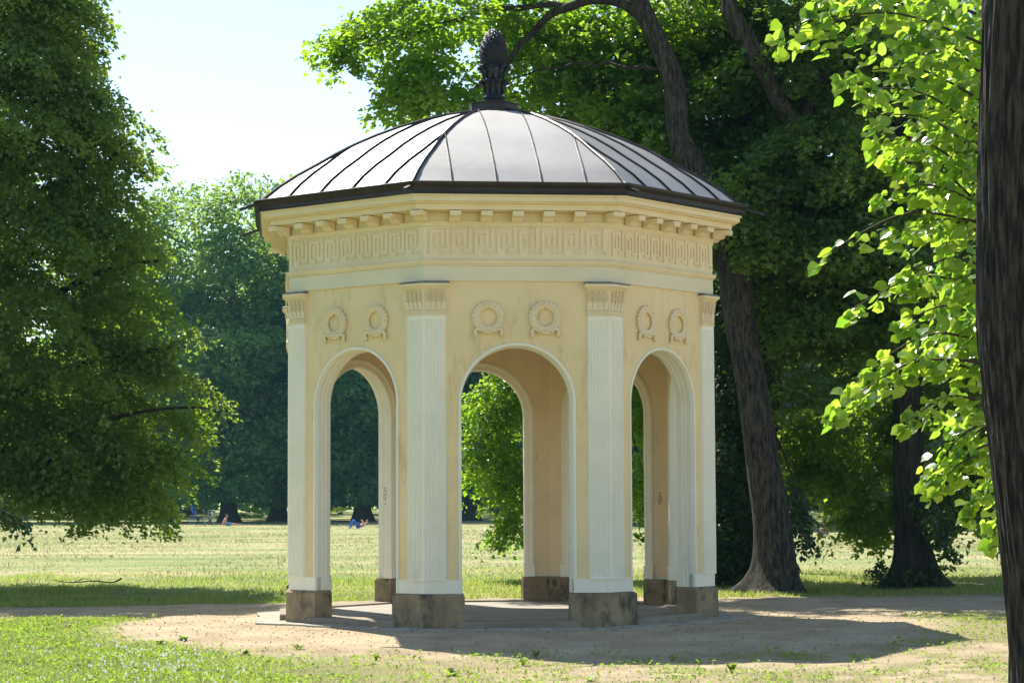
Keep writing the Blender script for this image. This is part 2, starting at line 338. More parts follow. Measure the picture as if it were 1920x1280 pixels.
# arch trim: moulded profile swept round the opening
prof = [(-.01, .032), (.016, .030), (.022, .016), (.016, .0), (-.012, -.004), (-.020, -.010), (-.078, -.010), (-.084, -.003), (-.094, -.003), (-.100, -.014), (-.150, -.014), (-.158, -.02),
        (-TH - .022, -.02), (-TH - .03, -.008), (-TH - .030, .022), (-TH - .020, .03), (-TH - .020, .062), (-TH - .036, .075), (-TH - .030, .10), (-TH - .012, .118), (-TH + .01, .118)]
b = MB(); pts = [(-AR, .42, -1, 0)] + [(-AR, SPR, -1, 0)] + [(-AR * math.cos(math.pi * i / 40), SPR + AR * math.sin(math.pi * i / 40), -math.cos(math.pi * i / 40), math.sin(math.pi * i / 40)) for i in range(1, 40)] + [(AR, SPR, 1, 0), (AR, .42, 1, 0)]
m_ = len(prof); V = [(AP + n, t + dt * w, z + dz * w) for t, z, dt, dz in pts for n, w in prof]
b.add(V, [(i * m_ + k, (i + 1) * m_ + k, (i + 1) * m_ + k + 1, i * m_ + k + 1) for i in range(len(pts) - 1) for k in range(m_ - 1)])
trim = b.me('arch_trim', M['white']); each_face('arch_trim', trim)
for s in (-1, 1):
    b = MB(); a0, a1 = sorted((s * (AR - .026), s * (AR + .124))); b.box(AP - TH - .042, AP - .15, a0, a1, .421, .60)
    each_face('jamb_base', b.me('jamb_base', M['white']))
# fluted pilasters folded round the corners
W = .262; nfl = 6
def pil_poly(z, o=.032, d=.013, flutes=True):
    def fp(oo, s_along, s):
        t = HS + oo * T8 - s_along; n = AP + oo; return (n * C8 + t * S8, s * (n * S8 - t * C8), z)
    side = []; pit = (W - .02) / nfl
    for i in range(nfl):
        s0 = .014 + i * pit
        for f_, g_ in ((.0, 0), (.16, 0), (.30, .75), (.58, 1), (.86, .75), (1.0, 0)):
            side.append((s0 + f_ * pit, o - (d * g_ if flutes else 0)))
    side.append((W, o)); side.append((W, -.02))
    A_ = [fp(oo, s_, 1) for s_, oo in side]; B_ = [fp(oo, s_, -1) for s_, oo in side]
    return B_[::-1] + [((AP + o) / C8, 0, z)] + A_
b = MB(); b.loft([pil_poly(.575, flutes=False), pil_poly(.60, flutes=False), pil_poly(.612), pil_poly(3.66), pil_poly(3.675, flutes=False), pil_poly(3.725, flutes=False)])
each_vertex('pilaster', b.me('pilaster', M['white']))
# capitals
def capl(z, o, w): return cpoly(z, o, -.02, HS + o * T8 - w)
b = MB(); b.loft([capl(3.722, .040, W + .012), capl(3.735, .046, W + .018), capl(3.745, .036, W + .008), capl(3.765, .036, W + .008), capl(3.775, .046, W + .018), capl(3.785, .040, W + .010),
                  capl(3.79, .034, W + .004), capl(3.98, .036, W + .006), capl(4.03, .052, W + .022), capl(4.06, .085, W + .055), capl(4.072, .105, W + .075), capl(4.10, .11, W + .08)])
cap_me = b.me('capital', M['cream'])
b = MB()
def on_face(s_along, z, o, s):
    n = AP + o; t = HS - s_along; return Vector((n * C8 + t * S8, s * (n * S8 - t * C8), z))
for s in (-1, 1):
    for i in range(4):      # tongues and palm leaves
        c = .036 + i * .066
        for k in range(1):
            A_ = [(c - .028, 3.79, .036), (c - .028, 3.865, .04), (c - .018, 3.885, .05), (c, 3.893, .056), (c + .018, 3.885, .05), (c + .028, 3.865, .04), (c + .028, 3.79, .036), (c, 3.79, .05), (c, 3.865, .056)]
            V = [on_face(*p, s) for p in A_]; b.add(V, [(0, 7, 8, 1), (1, 8, 2), (2, 8, 3), (3, 8, 4), (4, 8, 5), (5, 8, 7, 6)])
        for j in range(6):  # curved ribs of the palm leaf
            z0 = 3.90 + j * .022
            for sg in (-1, 1):
                w2 = .030 - j * .002
                p = [on_face(c + .034 * 0 + sg * .003, z0 - .006, .044 + j * .003, s), on_face(c + sg * w2 * .6, z0 + .012, .052 + j * .004, s), on_face(c + sg * w2, z0 + .014, .042 + j * .004, s)]
                b.tube(p, [.006, .007, .003], 4)
for s in (-1, 1):
    for i in range(12):
        p = on_face(.012 + i * .0225, 3.755, .037, s); b.blob(p, (.0075, .0075, .0085), seg=5, rings=3)
orn_me = b.me('palm_ornament', M['cream'])
b = MB(); b.loft([capl(4.101, .115, W + .085), capl(4.114, .118, W + .088), capl(4.128, .07, W + .04)]); lead_me = b.me('lead_cap', M['lead'])
for a in vang:
    c = obj('capital', cap_me, pav, rz=a); obj('palm_ornament', orn_me, c); obj('lead_cap', lead_me, c)
# octagonal rings
def ring(name, prof, mat, closed=True):
    b = MB(); V = [((AP + o) / C8 * math.cos(a), (AP + o) / C8 * math.sin(a), z) for o, z in prof for a in vang]
    n = len(prof); b.add(V, [(i * 8 + k, i * 8 + (k + 1) % 8, (i + 1) * 8 + (k + 1) % 8, (i + 1) * 8 + k) for i in range(n - (0 if closed else 1)) for k in range(8)] if not closed else
          [(i * 8 + k, i * 8 + (k + 1) % 8, ((i + 1) % n) * 8 + (k + 1) % 8, ((i + 1) % n) * 8 + k) for i in range(n) for k in range(8)])
    return b.build(name, mat, pav)
ring('architrave', [(-.02, 4.135), (.028, 4.135), (.028, 4.318), (-.02, 4.318)], M['pale'])
ring('string_moulding', [(-.02, 4.320), (.040, 4.320), (.046, 4.336), (.062, 4.344), (.066, 4.364), (.074, 4.368), (.074, 4.380), (.02, 4.392), (-.02, 4.392)], M['cream'])
ring('cornice', [(.002, 4.955), (.262, 4.962), (.262, 5.03), (.325, 5.034), (.325, 5.045), (.36, 5.052), (.36, 5.10), (.385, 5.112), (.385, 5.13), (.0, 5.13)], M['cream'])
ring('bed_mould', [(.0, 4.79), (.024, 4.793), (.03, 4.81), (.05, 4.83), (.052, 4.845), (.03, 4.85), (.03, 4.953), (.0, 4.953)], M['cream'])
ring('gutter', [(.37, 5.131), (.40, 5.135), (.425, 5.15), (.42, 5.175), (.432, 5.20), (.462, 5.235), (.475, 5.262), (.467, 5.272), (.455, 5.262), (.43, 5.225), (.39, 5.215), (.33, 5.24), (.30, 5.14)], M['dark'])
# meander frieze: a two-level relief
cell = .27 / 8; rows = [1, 1, 1, 3.5, 1, .9, 1]; zt = 4.775
unit = np.zeros((8, 7), int)      # [column][row], 1 = channel
def rect(c0, c1, r0, r1, A):
    for c in range(c0, c1):
        for r in range(r0, r1): A[c % A.shape[0] if c < A.shape[0] else A.shape[0] - 1, r] = 1
full = np.zeros((64, 7), int)
for u in range(8):
    x = u * 8
    for c0, c1, r0, r1 in ((0, 7, 0, 1), (0, 1, 0, 7), (6, 7, 0, 5), (2, 7, 4, 5), (2, 3, 2, 5), (2, 5, 2, 3), (4, 5, 2, 7), (4, 9, 6, 7)):
        for c in range(c0, c1):
            if x + c < 64: full[x + c, r0:r1] = 1
hsF = (AP + .024) * T8; tx = [-hsF] + [-1.08 + i * cell for i in range(65)] + [hsF]
zz = [4.79, zt]
for r in rows: zz.append(zz[-1] - r * cell)
zz.append(4.388)
g = np.zeros((66, 9), int); g[1:65, 1:8] = full
b = MB(); H0, H1 = .025, .009
for c in range(66):
    for r in range(9):
        h = H1 if g[c, r] else H0; n = AP + h
        b.add([(n, tx[c], zz[r + 1]), (n, tx[c + 1], zz[r + 1]), (n, tx[c + 1], zz[r]), (n, tx[c], zz[r])], [(0, 1, 2, 3)])
        if c < 65 and g[c, r] != g[c + 1, r]: b.add([(AP + H0, tx[c + 1], zz[r]), (AP + H1, tx[c + 1], zz[r]), (AP + H1, tx[c + 1], zz[r + 1]), (AP + H0, tx[c + 1], zz[r + 1])], [(0, 1, 2, 3)])
        if r < 8 and g[c, r] != g[c, r + 1]: b.add([(AP + H0, tx[c], zz[r + 1]), (AP + H1, tx[c], zz[r + 1]), (AP + H1, tx[c + 1], zz[r + 1]), (AP + H0, tx[c + 1], zz[r + 1])], [(0, 1, 2, 3)])
fz_me = b.me('meander_frieze', M['cream']); each_face('meander_frieze', fz_me)
ring('frieze_core', [(-.004, 4.37), (-.004, 4.80), (-.1, 4.80), (-.1, 4.37)], M['cream'])
# modillions (S-shaped brackets)
mp = [(.05, 4.952), (.258, 4.952), (.258, 4.905), (.25, 4.892), (.225, 4.888), (.19, 4.895), (.155, 4.885), (.125, 4.862), (.10, 4.842), (.05, 4.838)]
def modillion(w, k=1.0, base=AP):
    b = MB(); P_ = [(base + .0 + (o * k), z) for o, z in mp]; V = [(x, s * w / 2, z) for s in (-1, 1) for x, z in P_]; n = len(P_)
    b.add(V, [tuple(range(n)), tuple(range(2 * n - 1, n - 1, -1))] + [(i, (i + 1) % n, n + (i + 1) % n, n + i)[::-1] for i in range(n)]); return b.me('modillion', M['cream'])
mo = modillion(.134); mc = modillion(.15, 1 / C8, AP / C8); sp = 2 * (AP + .03) * T8 / 6
for a in fang:
    for i in range(-2, 3): obj('modillion', mo, pav, loc=(-math.sin(a) * i * sp, math.cos(a) * i * sp, 0), rz=a)
for a in vang: obj('modillion', mc, pav, rz=a)
# wreaths with ribbons
b = MB(); WR = .138
for k in range(22):
    a = 2 * math.pi * k / 22 + .05
    for s in (-1, 0, 1):
        a2 = a + s * .06; rr = WR + s * .027; c = (.022 + (.012 if s == 0 else 0), rr * math.cos(a2), rr * math.sin(a2))
        side = 1 if math.cos(a) > 0 else -1
        rot = Matrix.Rotation(a2 + side * (math.pi / 2) + s * .45 * side, 4, 'X')
        b.blob(c, (.021, .036, .0145), rot.to_3x3(), 6, 4)
b.tube([(.012, WR * math.cos(t * math.pi / 16), WR * math.sin(t * math.pi / 16)) for t in range(33)], .034, 6, cap=False)
wr_me = b.me('wreath', M['cream'])
b = MB()
for s in (-1, 1):
    b.tube([(.035, s * .01, -.145), (.04, s * .05, -.135), (.035, s * .085, -.150), (.02, s * .075, -.178), (.02, s * .03, -.17)], [.010, .015, .016, .013, .008], 5)
    b.tube([(.03, s * .07, -.14), (.03, s * .125, -.125), (.03, s * .150, -.150), (.022, s * .138, -.185), (.018, s * .158, -.215)], [.016, .022, .024, .020, .014], 6)
rb_me = b.me('ribbon', M['cream'], True)
for a in fang:
    for s in (-1, 1):
        t = s * .342; w_ = obj('wreath', wr_me, pav, loc=(math.cos(a) * (AP) - math.sin(a) * t, math.sin(a) * (AP) + math.cos(a) * t, 3.70), rz=a)
        w_.scale = (1.1, 1.1, 1.1); obj('ribbon', rb_me, w_)
# ceiling inside
b = MB(); b.add([((AP - .1) / C8 * math.cos(a), (AP - .1) / C8 * math.sin(a), 4.40) for a in vang], [tuple(range(7, -1, -1))]); b.build('ceiling', M['ochre_in'], pav)
# dome
dp = [(3.36, 5.225), (3.27, 5.285), (3.08, 5.44), (2.83, 5.605), (2.55, 5.765), (2.30, 5.915), (2.04, 6.055), (1.74, 6.195), (1.40, 6.335), (1.05, 6.455), (.70, 6.555), (.33, 6.63)]
dpa = [(r * C8, z) for r, z in dp]
cuts = [-.80, -.268, .268, .80]
def panel(u0, u1):
    b = MB(); V = []; rows_ = []
    for ap_, z in dpa:
        w = ap_ * T8; a0, a1 = max(min(u0, w), -w), max(min(u1, w), -w); rows_.append((a0, a1, ap_, z))
    for i in range(len(rows_) - 1):
        r0, r1 = rows_[i], rows_[i + 1]
        if abs(r0[1] - r0[0]) < 1e-6: break
        if abs(r1[1] - r1[0]) < 1e-6:        # clip this strip where the panel runs out at the rib
            ue = min(abs(u0), abs(u1)); f = (r0[2] - ue / T8) / (r0[2] - r1[2]); s = 1 if (u0 + u1) > 0 else -1
            r1 = (s * ue, s * ue, r0[2] + (r1[2] - r0[2]) * f, r0[3] + (r1[3] - r0[3]) * f)
        b.add([(r0[2], r0[0], r0[3]), (r0[2], r0[1], r0[3]), (r1[2], r1[1], r1[3]), (r1[2], r1[0], r1[3])], [(0, 1, 2, 3)])
    ded = {}; nv = []; mp_ = []
    for v in b.v:
        k = tuple(round(c, 4) for c in v)
        if k not in ded: ded[k] = len(nv); nv.append(v)
        mp_.append(ded[k])
    nf = [tuple(dict.fromkeys(mp_[i] for i in f)) for f in b.f]
    return mesh('roof_panel', nv, [f for f in nf if len(f) > 2], M['roof'], True)
edges = [-9] + cuts + [9]; panels = [panel(edges[i], edges[i + 1]) for i in range(5)]
def seam(u):
    pts = []
    for i, (ap_, z) in enumerate(dpa):
        if ap_ * T8 <= abs(u):
            p0 = dpa[i - 1]; e = abs(u) / T8; f = (p0[0] - e) / (p0[0] - ap_); pts.append((e, u, p0[1] + (z - p0[1]) * f + .012)); break
        pts.append((ap_, u, z + .012))
    b = MB(); b.tube([Vector(p) for p in pts], .009, 5, 1.8); return b.me('roof_seam', M['dark'])
seams = [seam(u) for u in cuts]
b = MB(); b.tube([(r, 0, z + .012) for r, z in dp], .015, 6, 1.3); rib = b.me('roof_rib', M['dark'])
for a in fang:
    for p in panels: obj('roof_panel', p, pav, rz=a)
    for s_ in seams: obj('roof_seam', s_, pav, rz=a)
for a in vang: obj('roof_rib', rib, pav, rz=a)
b = MB()
b.loft([[(r * (math.cos(0)) + 0, y, z) for y, z in ((-.022, z_ - .0), (.022, z_), (.022, z_ + .035), (-.022, z_ + .035))] for r, z_ in ((3.34, 5.205), (3.60, 5.125))])
sp_me = b.me('water_spout', M['dark']); each_vertex('water_spout', sp_me)
# finial
b = MB(); b.lathe([(0, 6.60), (.335, 6.60), (.335, 6.735), (.35, 6.74), (.35, 6.752), (0, 6.775)], 8); fb = b.build('finial_base', M['dark'], pav, rz=R(22.5))
b = MB(); b.lathe([(.0, 6.75), (.165, 6.76), (.165, 6.785), (.13, 6.80), (.135, 6.82), (.155, 6.83), (.155, 6.85), (.13, 6.862), (.115, 6.88), (.118, 6.95), (.135, 7.02), (.155, 7.06), (.12, 7.075), (.118, 7.12), (.135, 7.19), (.165, 7.25), (.13, 7.27), (.0, 7.3)], 28)
fin = b.build('finial', M['bronze'], pav, True)
b = MB()
for tz, rr in ((7.055, .162), (7.25, .172)):
    for k in range(8):
        a = 2 * math.pi * (k + .5 * (tz > 7.1)) / 8 + .2; d = Vector((math.cos(a), math.sin(a), 0))
        b.tube([d * .118 + Vector((0, 0, tz - .16)), d * (rr - .03) + Vector((0, 0, tz - .07)), d * (rr + .006) + Vector((0, 0, tz)), d * (rr + .03) + Vector((0, 0, tz + .005)), d * (rr + .032) + Vector((0, 0, tz - .025))], [.014, .024, .026, .028, .018], 7)
        b.blob(d * (rr + .018) + Vector((0, 0, tz - .002)), (.034, .034, .030), seg=9, rings=6)
b.build('curled_leaves', M['bronze'], fin, True)
b = MB(); core = []
def cone_r(t):   # t 0..1 bottom to top
    return .20 * math.sin(math.pi * (.20 + .80 * t)) ** .62 * (1 - .12 * t) if t < 1 else 0
b.lathe([(max(cone_r(i / 16) - .012, 0), 7.27 + .515 * i / 16) for i in range(17)], 24)
nr, nc = 8, 11
for i in range(nr * 2):
    t = (i + .6) / (nr * 2 + 1); z = 7.27 + .515 * t; r = cone_r(t)
    if r < .02: continue
    dz = .515 / (nr * 2) * 1.9; da = math.pi / nc * .94
    for k in range(nc):
        a = 2 * math.pi * (k + .5 * (i % 2)) / nc + t * 1.3
        def q(aa, z_, rr): return (rr * math.cos(aa), rr * math.sin(aa), z_)
        b.add([q(a - da, z, r - .008), q(a, z - dz * .5, cone_r(max(t - .03, 0)) - .008), q(a + da, z, r - .008), q(a, z + dz * .5, cone_r(min(t + .03, .999)) - .008), q(a, z + .002, r + .008)], [(0, 1, 4), (1, 2, 4), (2, 3, 4), (3, 0, 4)])
tag(b.build('cone_scales', M['bronze'], fin), kind='stuff')
# floor, thresholds, paving ring
b = MB(); ra = (AP + .0) / C8
b.loft([[(ra * math.cos(a), ra * math.sin(a), z) for a in vang] for z in (-.03, .072)]); b.build('floor_slab', M['floor'], pav)
b = MB(); b.loft([[(AP + .135 - q_, -.74 + q_, z), (AP + .135 - q_, .74 - q_, z), (AP - .33, .70, z), (AP - .33, -.70, z)] for z, q_ in ((-.03, 0), (.082, 0), (.094, .012))]); each_face('threshold', b.me('threshold', M['stepstone']))
for k, a in enumerate(fang):
    n = 6
    for i in range(n):
        rr = random.Random(k * 10 + i); ao, ai = AP + .42 + rr.uniform(-.03, .03), AP + .03; wo_, wi = ao * T8, ai * T8
        t0, t1 = -1 + 2 * i / n, -1 + 2 * (i + 1) / n; g_ = .006
        z = .022 + rr.uniform(-.006, .006)
        b = MB(); b.loft([[(ai, t0 * wi + g_, zz_), (ao, t0 * wo_ + g_, zz_ + .0), (ao + rr.uniform(-.02, .02), t1 * wo_ - g_, zz_), (ai, t1 * wi - g_, zz_)] for zz_ in (-.04, z)]); b.build('paving_stone', M['paving'], pav, rz=a)
# scribbles on the jambs
def scribble(strokes, origin, ex, ez, s, parent):
    b = MB()
    for st in strokes: b.tube([Vector(origin) + Vector(ex) * x * s + Vector(ez) * z * s for x, z in st], .003, 4)
    return b.build('graffiti', M['graffiti'], parent)
inv = pav.matrix_basis.inverted()
# on the jamb of the arch behind the left opening
STR = [[(0, 0), (1, 0)], [(.5, 0), (.5, -.8)], [(0, -.85), (1, -.85)], [(0, -1.1), (0, -2), (.9, -2), (.9, -1.5), (.2, -1.5)], [(0, -2.5), (1, -2.2), (.8, -3), (.2, -2.7), (.6, -3.3)], [(.2, -4), (.5, -4.3), (.8, -4)]]
fa = fang[6]; e_n = Vector((math.cos(fa), math.sin(fa), 0)); e_t = Vector((-math.sin(fa), math.cos(fa), 0))
scribble(STR, e_n * (AP - .150) - e_t * (AR - .0155) + Vector((0, 0, 1.69)), e_n, (0, 0, 1), .055, pav)
fa = fang[4]; e_n = Vector((math.cos(fa), math.sin(fa), 0)); e_t = Vector((-math.sin(fa), math.cos(fa), 0))
scribble(STR[:5], e_n * (AP - TH - .003) - e_t * .93 + Vector((0, 0, 1.6)), e_t, (0, 0, 1), .05, pav)

# ------------------------------------------------------------------ vegetation helpers
def leaf_cloud(C, Nn, D, size, aspect=.8, fold=.22, seed=0):
    """one folded leaf (two triangles) per centre C with normal Nn and tip direction D; returns verts and per-vertex rnd"""
    n = len(C); r = np.random.default_rng(seed)
    Nn = Nn / (np.linalg.norm(Nn, axis=1, keepdims=True) + 1e-9); D = D - Nn * (D * Nn).sum(1, keepdims=True); D /= (np.linalg.norm(D, axis=1, keepdims=True) + 1e-9)
    S = np.cross(Nn, D); s = np.asarray(size).reshape(-1, 1) * np.ones((n, 1))
    base = C - D * s * .5; tip = C + D * s * .5; l = C + S * s * .5 * aspect - D * s * .08 + Nn * s * fold; rr = C - S * s * .5 * aspect - D * s * .08 + Nn * s * fold
    V = np.stack([base, l, tip, base, tip, rr], 1).reshape(-1, 3); rnd = np.repeat(r.random(n), 6); return V, rnd
def spray_points(blobs, n_leaves, seed, spray=.42, flat=.22, per=46, droop=.35, shell=.55, up=.9):
    """leaves gathered in drooping flat sprays that fill ellipsoids; blobs: (centre, (rx, ry, rz), weight)"""
    r = np.random.default_rng(seed); wts = np.array([b[2] * b[1][0] * b[1][2] for b in blobs], float); wts /= wts.sum()
    ns = max(1, n_leaves // per); which = r.choice(len(blobs), ns, p=wts)
    Cb = np.array([b[0] for b in blobs], float)[which]; Rb = np.array([b[1] for b in blobs], float)[which]
    d = r.normal(size=(ns, 3)); d /= np.linalg.norm(d, axis=1, keepdims=True)
    rad = r.random(ns) ** (1 / 3.0) * (1 - shell) + shell; rad = np.where(r.random(ns) < .35, r.random(ns), rad) * (.86 + .3 * r.random(ns))
    P = Cb + d * Rb * rad[:, None]
    out = d * Rb; out[:, 2] = 0; out += r.normal(size=(ns, 3)) * .35; out[:, 2] = 0; out /= (np.linalg.norm(out, axis=1, keepdims=True) + 1e-9)
    dirv = out.copy(); dirv[:, 2] = -droop * (.4 + r.random(ns) * 1.2); dirv /= np.linalg.norm(dirv, axis=1, keepdims=True)
    side = np.cross(dirv, [0, 0, 1.0]); side /= (np.linalg.norm(side, axis=1, keepdims=True) + 1e-9); nrm = np.cross(side, dirv)
    u = r.random((ns, per)) ** .7; v = r.normal(size=(ns, per)) * .42; w = r.normal(size=(ns, per)) * flat
    L = spray * (.6 + .8 * r.random(ns))[:, None]
    pts = P[:, None, :] + dirv[:, None, :] * ((u * 1.7 - .7) * L)[..., None] + side[:, None, :] * (v * L * (1.1 - .7 * u))[..., None] + nrm[:, None, :] * (w * L)[..., None]
    pts[..., 2] -= (u ** 2) * L * droop * .8
    pts = pts.reshape(-1, 3); m = len(pts)
    nn = np.repeat(nrm, per, 0) * up + r.normal(size=(m, 3)) * .42; dd = np.repeat(dirv, per, 0) + r.normal(size=(m, 3)) * .55 + np.array([0, 0, -.35])
    sp_r = np.repeat(r.random(ns), per); return pts, nn, dd, sp_r
def foliage(name, blobs, n, size, mat, parent, seed, kind='stuff', zmin=None, **kw):
    P, nn, dd, sr = spray_points(blobs, n, seed, **kw); r = np.random.default_rng(seed + 1)
    if zmin is not None:
        k = P[:, 2] > zmin; P, nn, dd, sr = P[k], nn[k], dd[k], sr[k]
    V, rnd = leaf_cloud(P, nn, dd, size * (.6 + .7 * r.random(len(P))), seed=seed)
    rnd = np.clip(rnd * .45 + np.repeat(sr, 6) * .5, 0, .999) * .5     # object random adds the rest
    me = fast_mesh(name, V, 3, mat, {'rnd': rnd}); o = obj(name, me, parent); tag(o, kind=kind); return o
def bough_cloud(boughs, per, width, size, mat, name, parent, seed, sag=.30):
    """leaves hanging in layered sheets along drooping boughs; boughs: (start, tip) pairs"""
    r = np.random.default_rng(seed); CC, NN, DD, RR = [], [], [], []
    for s0, s1 in boughs:
        s0 = np.array(s0); s1 = np.array(s1); L = np.linalg.norm(s1 - s0); n = int(per * L * (.7 + .6 * r.random())); t = 1 - r.random(n) ** .8 * .95
        d = (s1 - s0) / L; sd = np.cross(d, [0, 0, 1]); sd /= np.linalg.norm(sd) + 1e-9
        w = width * (.25 + .95 * np.sqrt(np.clip((1.04 - t) * 2.2, 0, 1))) * (.75 + .5 * r.random()); u = r.normal(size=n) * .5
        tw = np.floor(t * 9 + u) ; jit = np.sin(tw * 12.9 + seed) * .5
        p = s0 + d * (t * L)[:, None] + sd * (u * w)[:, None]
        p[:, 2] += sag * L * (1 - t) * t * 2.2 - np.abs(u) * w * .55 - r.exponential(.085, n) + jit * .10 + .03 * r.normal(size=n)
        p += r.normal(size=(n, 3)) * .035; tilt = np.clip(-u, -1, 1)[:, None] * -sd * .7
        CC.append(p); NN.append(np.array([0, 0, 1.0]) + tilt - d * -.25 + r.normal(size=(n, 3)) * .45); DD.append(d * .6 + sd * np.sign(u)[:, None] * .6 + [0, 0, -.6] + r.normal(size=(n, 3)) * .4); RR.append(np.full(n, r.random()))
    C_ = np.concatenate(CC); Nn_ = np.concatenate(NN); D_ = np.concatenate(DD); V, rnd = leaf_cloud(C_, Nn_, D_, size * (.6 + .7 * r.random(len(C_))), seed=seed)
    rnd = np.clip(rnd * .5 + np.repeat(np.concatenate(RR), 6) * .45, 0, .999) * .5
    return tag(obj(name, fast_mesh(name, V, 3, mat, {'rnd': rnd}), parent), kind='stuff')
def bark_r(seed, ridges=11, amp=.07, flare=0.0, fh=.9, root=None):
    rr = random.Random(seed); ph = [rr.uniform(0, 6.28) for _ in range(6)]
    def f(a, i, p):
        v = 1 + amp * (.5 * math.sin(a * 3 + ph[0] + p.z * .5) + .3 * math.sin(a * 5 + ph[1] - p.z * .8) + .25 * math.sin(a * ridges + ph[2] + p.z * 1.7) + .2 * math.sin(a * ridges * 2.1 + ph[3] + p.z * 3.1))
        if flare: v *= 1 + flare * math.exp(-max(p.z, 0) / fh * 3) * (1 + .35 * math.sin(a * 5 + ph[4]) + .2 * math.sin(a * 8 + ph[5]))
        return v
    return f
def smooth_path(pts, rads, n):
    """Catmull-Rom through the given points"""
    P = [Vector(p) for p in pts]; out = []; ro = []
    for k in range(n):
        t = k / (n - 1) * (len(P) - 1); i = min(int(t), len(P) - 2); f = t - i
        p0, p1, p2, p3 = P[max(i - 1, 0)], P[i], P[i + 1], P[min(i + 2, len(P) - 1)]
        out.append(.5 * ((2 * p1) + (p2 - p0) * f + (2 * p0 - 5 * p1 + 4 * p2 - p3) * f * f + (3 * p1 - p0 - 3 * p2 + p3) * f ** 3)); ro.append(rads[i] * (1 - f) + rads[i + 1] * f)
    return out, ro
def limb(name, pts, rads, mat, parent, seed=0, n=14, seg=9, wob=.12):
    rr = random.Random(seed); P, Q = smooth_path(pts, rads, n)
    P = [p + Vector((rr.uniform(-1, 1), rr.uniform(-1, 1), rr.uniform(-1, 1))) * wob * (0 if i in (0,) else 1) for i, p in enumerate(P)]
    P, Q = smooth_path(P, Q, n * 2); b = MB(); b.tube(P, Q, seg, rfun=bark_r(seed, 5, .1)); return b.build(name, mat, parent, True)
def trunk(name, pts, rads, mat, parent, seed=0, n=60, seg=36, flare=.8, fh=.9, amp=.07, ridges=11):
    P, Q = smooth_path(pts, rads, n); b = MB(); b.tube(P, Q, seg, rfun=bark_r(seed, ridges, amp, flare, fh)); return b.build(name, mat, parent, True)
def loc_(root, pts): return [Vector(p) - root.location for p in pts]
def px_blobs(root, L):
    """(px, py, distance, radius px x, radius px z, depth radius m, weight)"""
    out = []
    for px, py, Y, rx, rz, ry, w in L:
        c = at(px, py, Y); k = Y / F; out.append((tuple(c - root.location), (rx * k, ry, rz * k), w))
    return out

# ------------------------------------------------------------------ trees near the pavilion
# tall drooping linden on the left
la = at(-150, 1100, 38.5); A = empty('linden_tree', (la.x, 38.5, 0))
tag(A, 'tall drooping linden at the left edge, its leafy skirt hanging over the lawn', 'tree')
trunk('trunk', [(0, 0, -.1), (.1, 0, 3), (.2, .1, 8), (.5, 0, 13)], [.42, .34, .26, .12], M['bark'], A, 1)
AB = px_blobs(A, [(60, -160, 39, 150, 150, 2.0, .4), (80, 10, 38.5, 105, 70, 1.7, 2), (150, 60, 38, 46, 60, 1, 2), (40, 120, 38.5, 130, 70, 1.8, 1.6), (150, 135, 38, 40, 40, 1, 1.6), (-60, 60, 39, 150, 160, 2.5, .5),
    (120, 215, 37.5, 120, 46, 1.6, 1.9), (215, 200, 37.5, 34, 20, .6, 1.8), (235, 262, 37.5, 72, 34, .9, 2), (40, 320, 38, 150, 70, 2, 1.5), (200, 330, 37.5, 84, 50, 1.3, 1.7), (110, 420, 37.5, 170, 60, 2.2, 1.4), (272, 430, 37.3, 48, 60, 1, 1.6),
    (60, 520, 37.5, 200, 70, 2.5, 1.3), (240, 545, 37.2, 90, 62, 1.4, 1.3), (60, 640, 37.5, 210, 80, 2.5, 1.3), (270, 650, 37, 110, 45, 1.2, 1.6), (345, 640, 36.8, 42, 20, .6, 1.4),
    (50, 760, 37.3, 220, 80, 2.5, 1.3), (270, 760, 37, 130, 55, 1.4, 1.5), (400, 765, 36.6, 42, 18, .5, 1.6), (50, 870, 37, 190, 60, 2.2, 1.2), (250, 860, 36.8, 130, 52, 1.3, 1.4), (365, 850, 36.6, 32, 26, .5, 1.2),
    (120, 930, 36.8, 120, 34, 1.6, 1.3), (270, 930, 36.6, 80, 36, .9, 1.4), (280, 968, 36.5, 18, 12, .3, 1), (180, 965, 36.6, 40, 12, .6, 1), (-100, 500, 39, 150, 350, 3, .35), (-60, 850, 37.5, 160, 130, 2.5, .5)])
AB = [((c[0] - .35, c[1] + .9, c[2]), (r_[0] * .86, r_[1] * .8, r_[2] * .9), w) for c, r_, w in AB]
foliage('foliage', AB, 62000, .10, M['linden'], A, 101, spray=.62, flat=.09, droop=.5, per=95, shell=.3)
RIM = [(-80, 190), (0, 205), (60, 205), (110, 188), (150, 172), (190, 245), (265, 318), (300, 290), (350, 250), (430, 298), (480, 322), (560, 330), (635, 385), (690, 340), (765, 445), (845, 405), (905, 365), (950, 325), (975, 270)]
rr = random.Random(5); BG = []
for i in range(19):
    y_, x_ = RIM[i]; Y_ = 36.9 + rr.uniform(-.5, .5); BG.append((at(x_ - rr.uniform(200, 260), y_ - rr.uniform(50, 95), Y_ + .6), at(x_, y_, Y_)))
    for k in range(7):
        yy = y_ + rr.uniform(-32, 32); f = rr.uniform(-.35, .93); xx = (x_ + 40) * f - 20; Y_ = 37.6 - rr.uniform(0, 3.4) * (1 - max(f, 0) * .7); L_ = rr.uniform(90, 220)
        BG.append((at(xx - L_, yy - rr.uniform(35, 80), Y_ + rr.uniform(.3, 1.3)), at(xx, min(yy, 965), Y_)))
BG = [(a_ - A.location, c_ - A.location) for a_, c_ in BG]
bough_cloud(BG, 330, .55, .098, M['linden'], 'bough_foliage', A, 102)
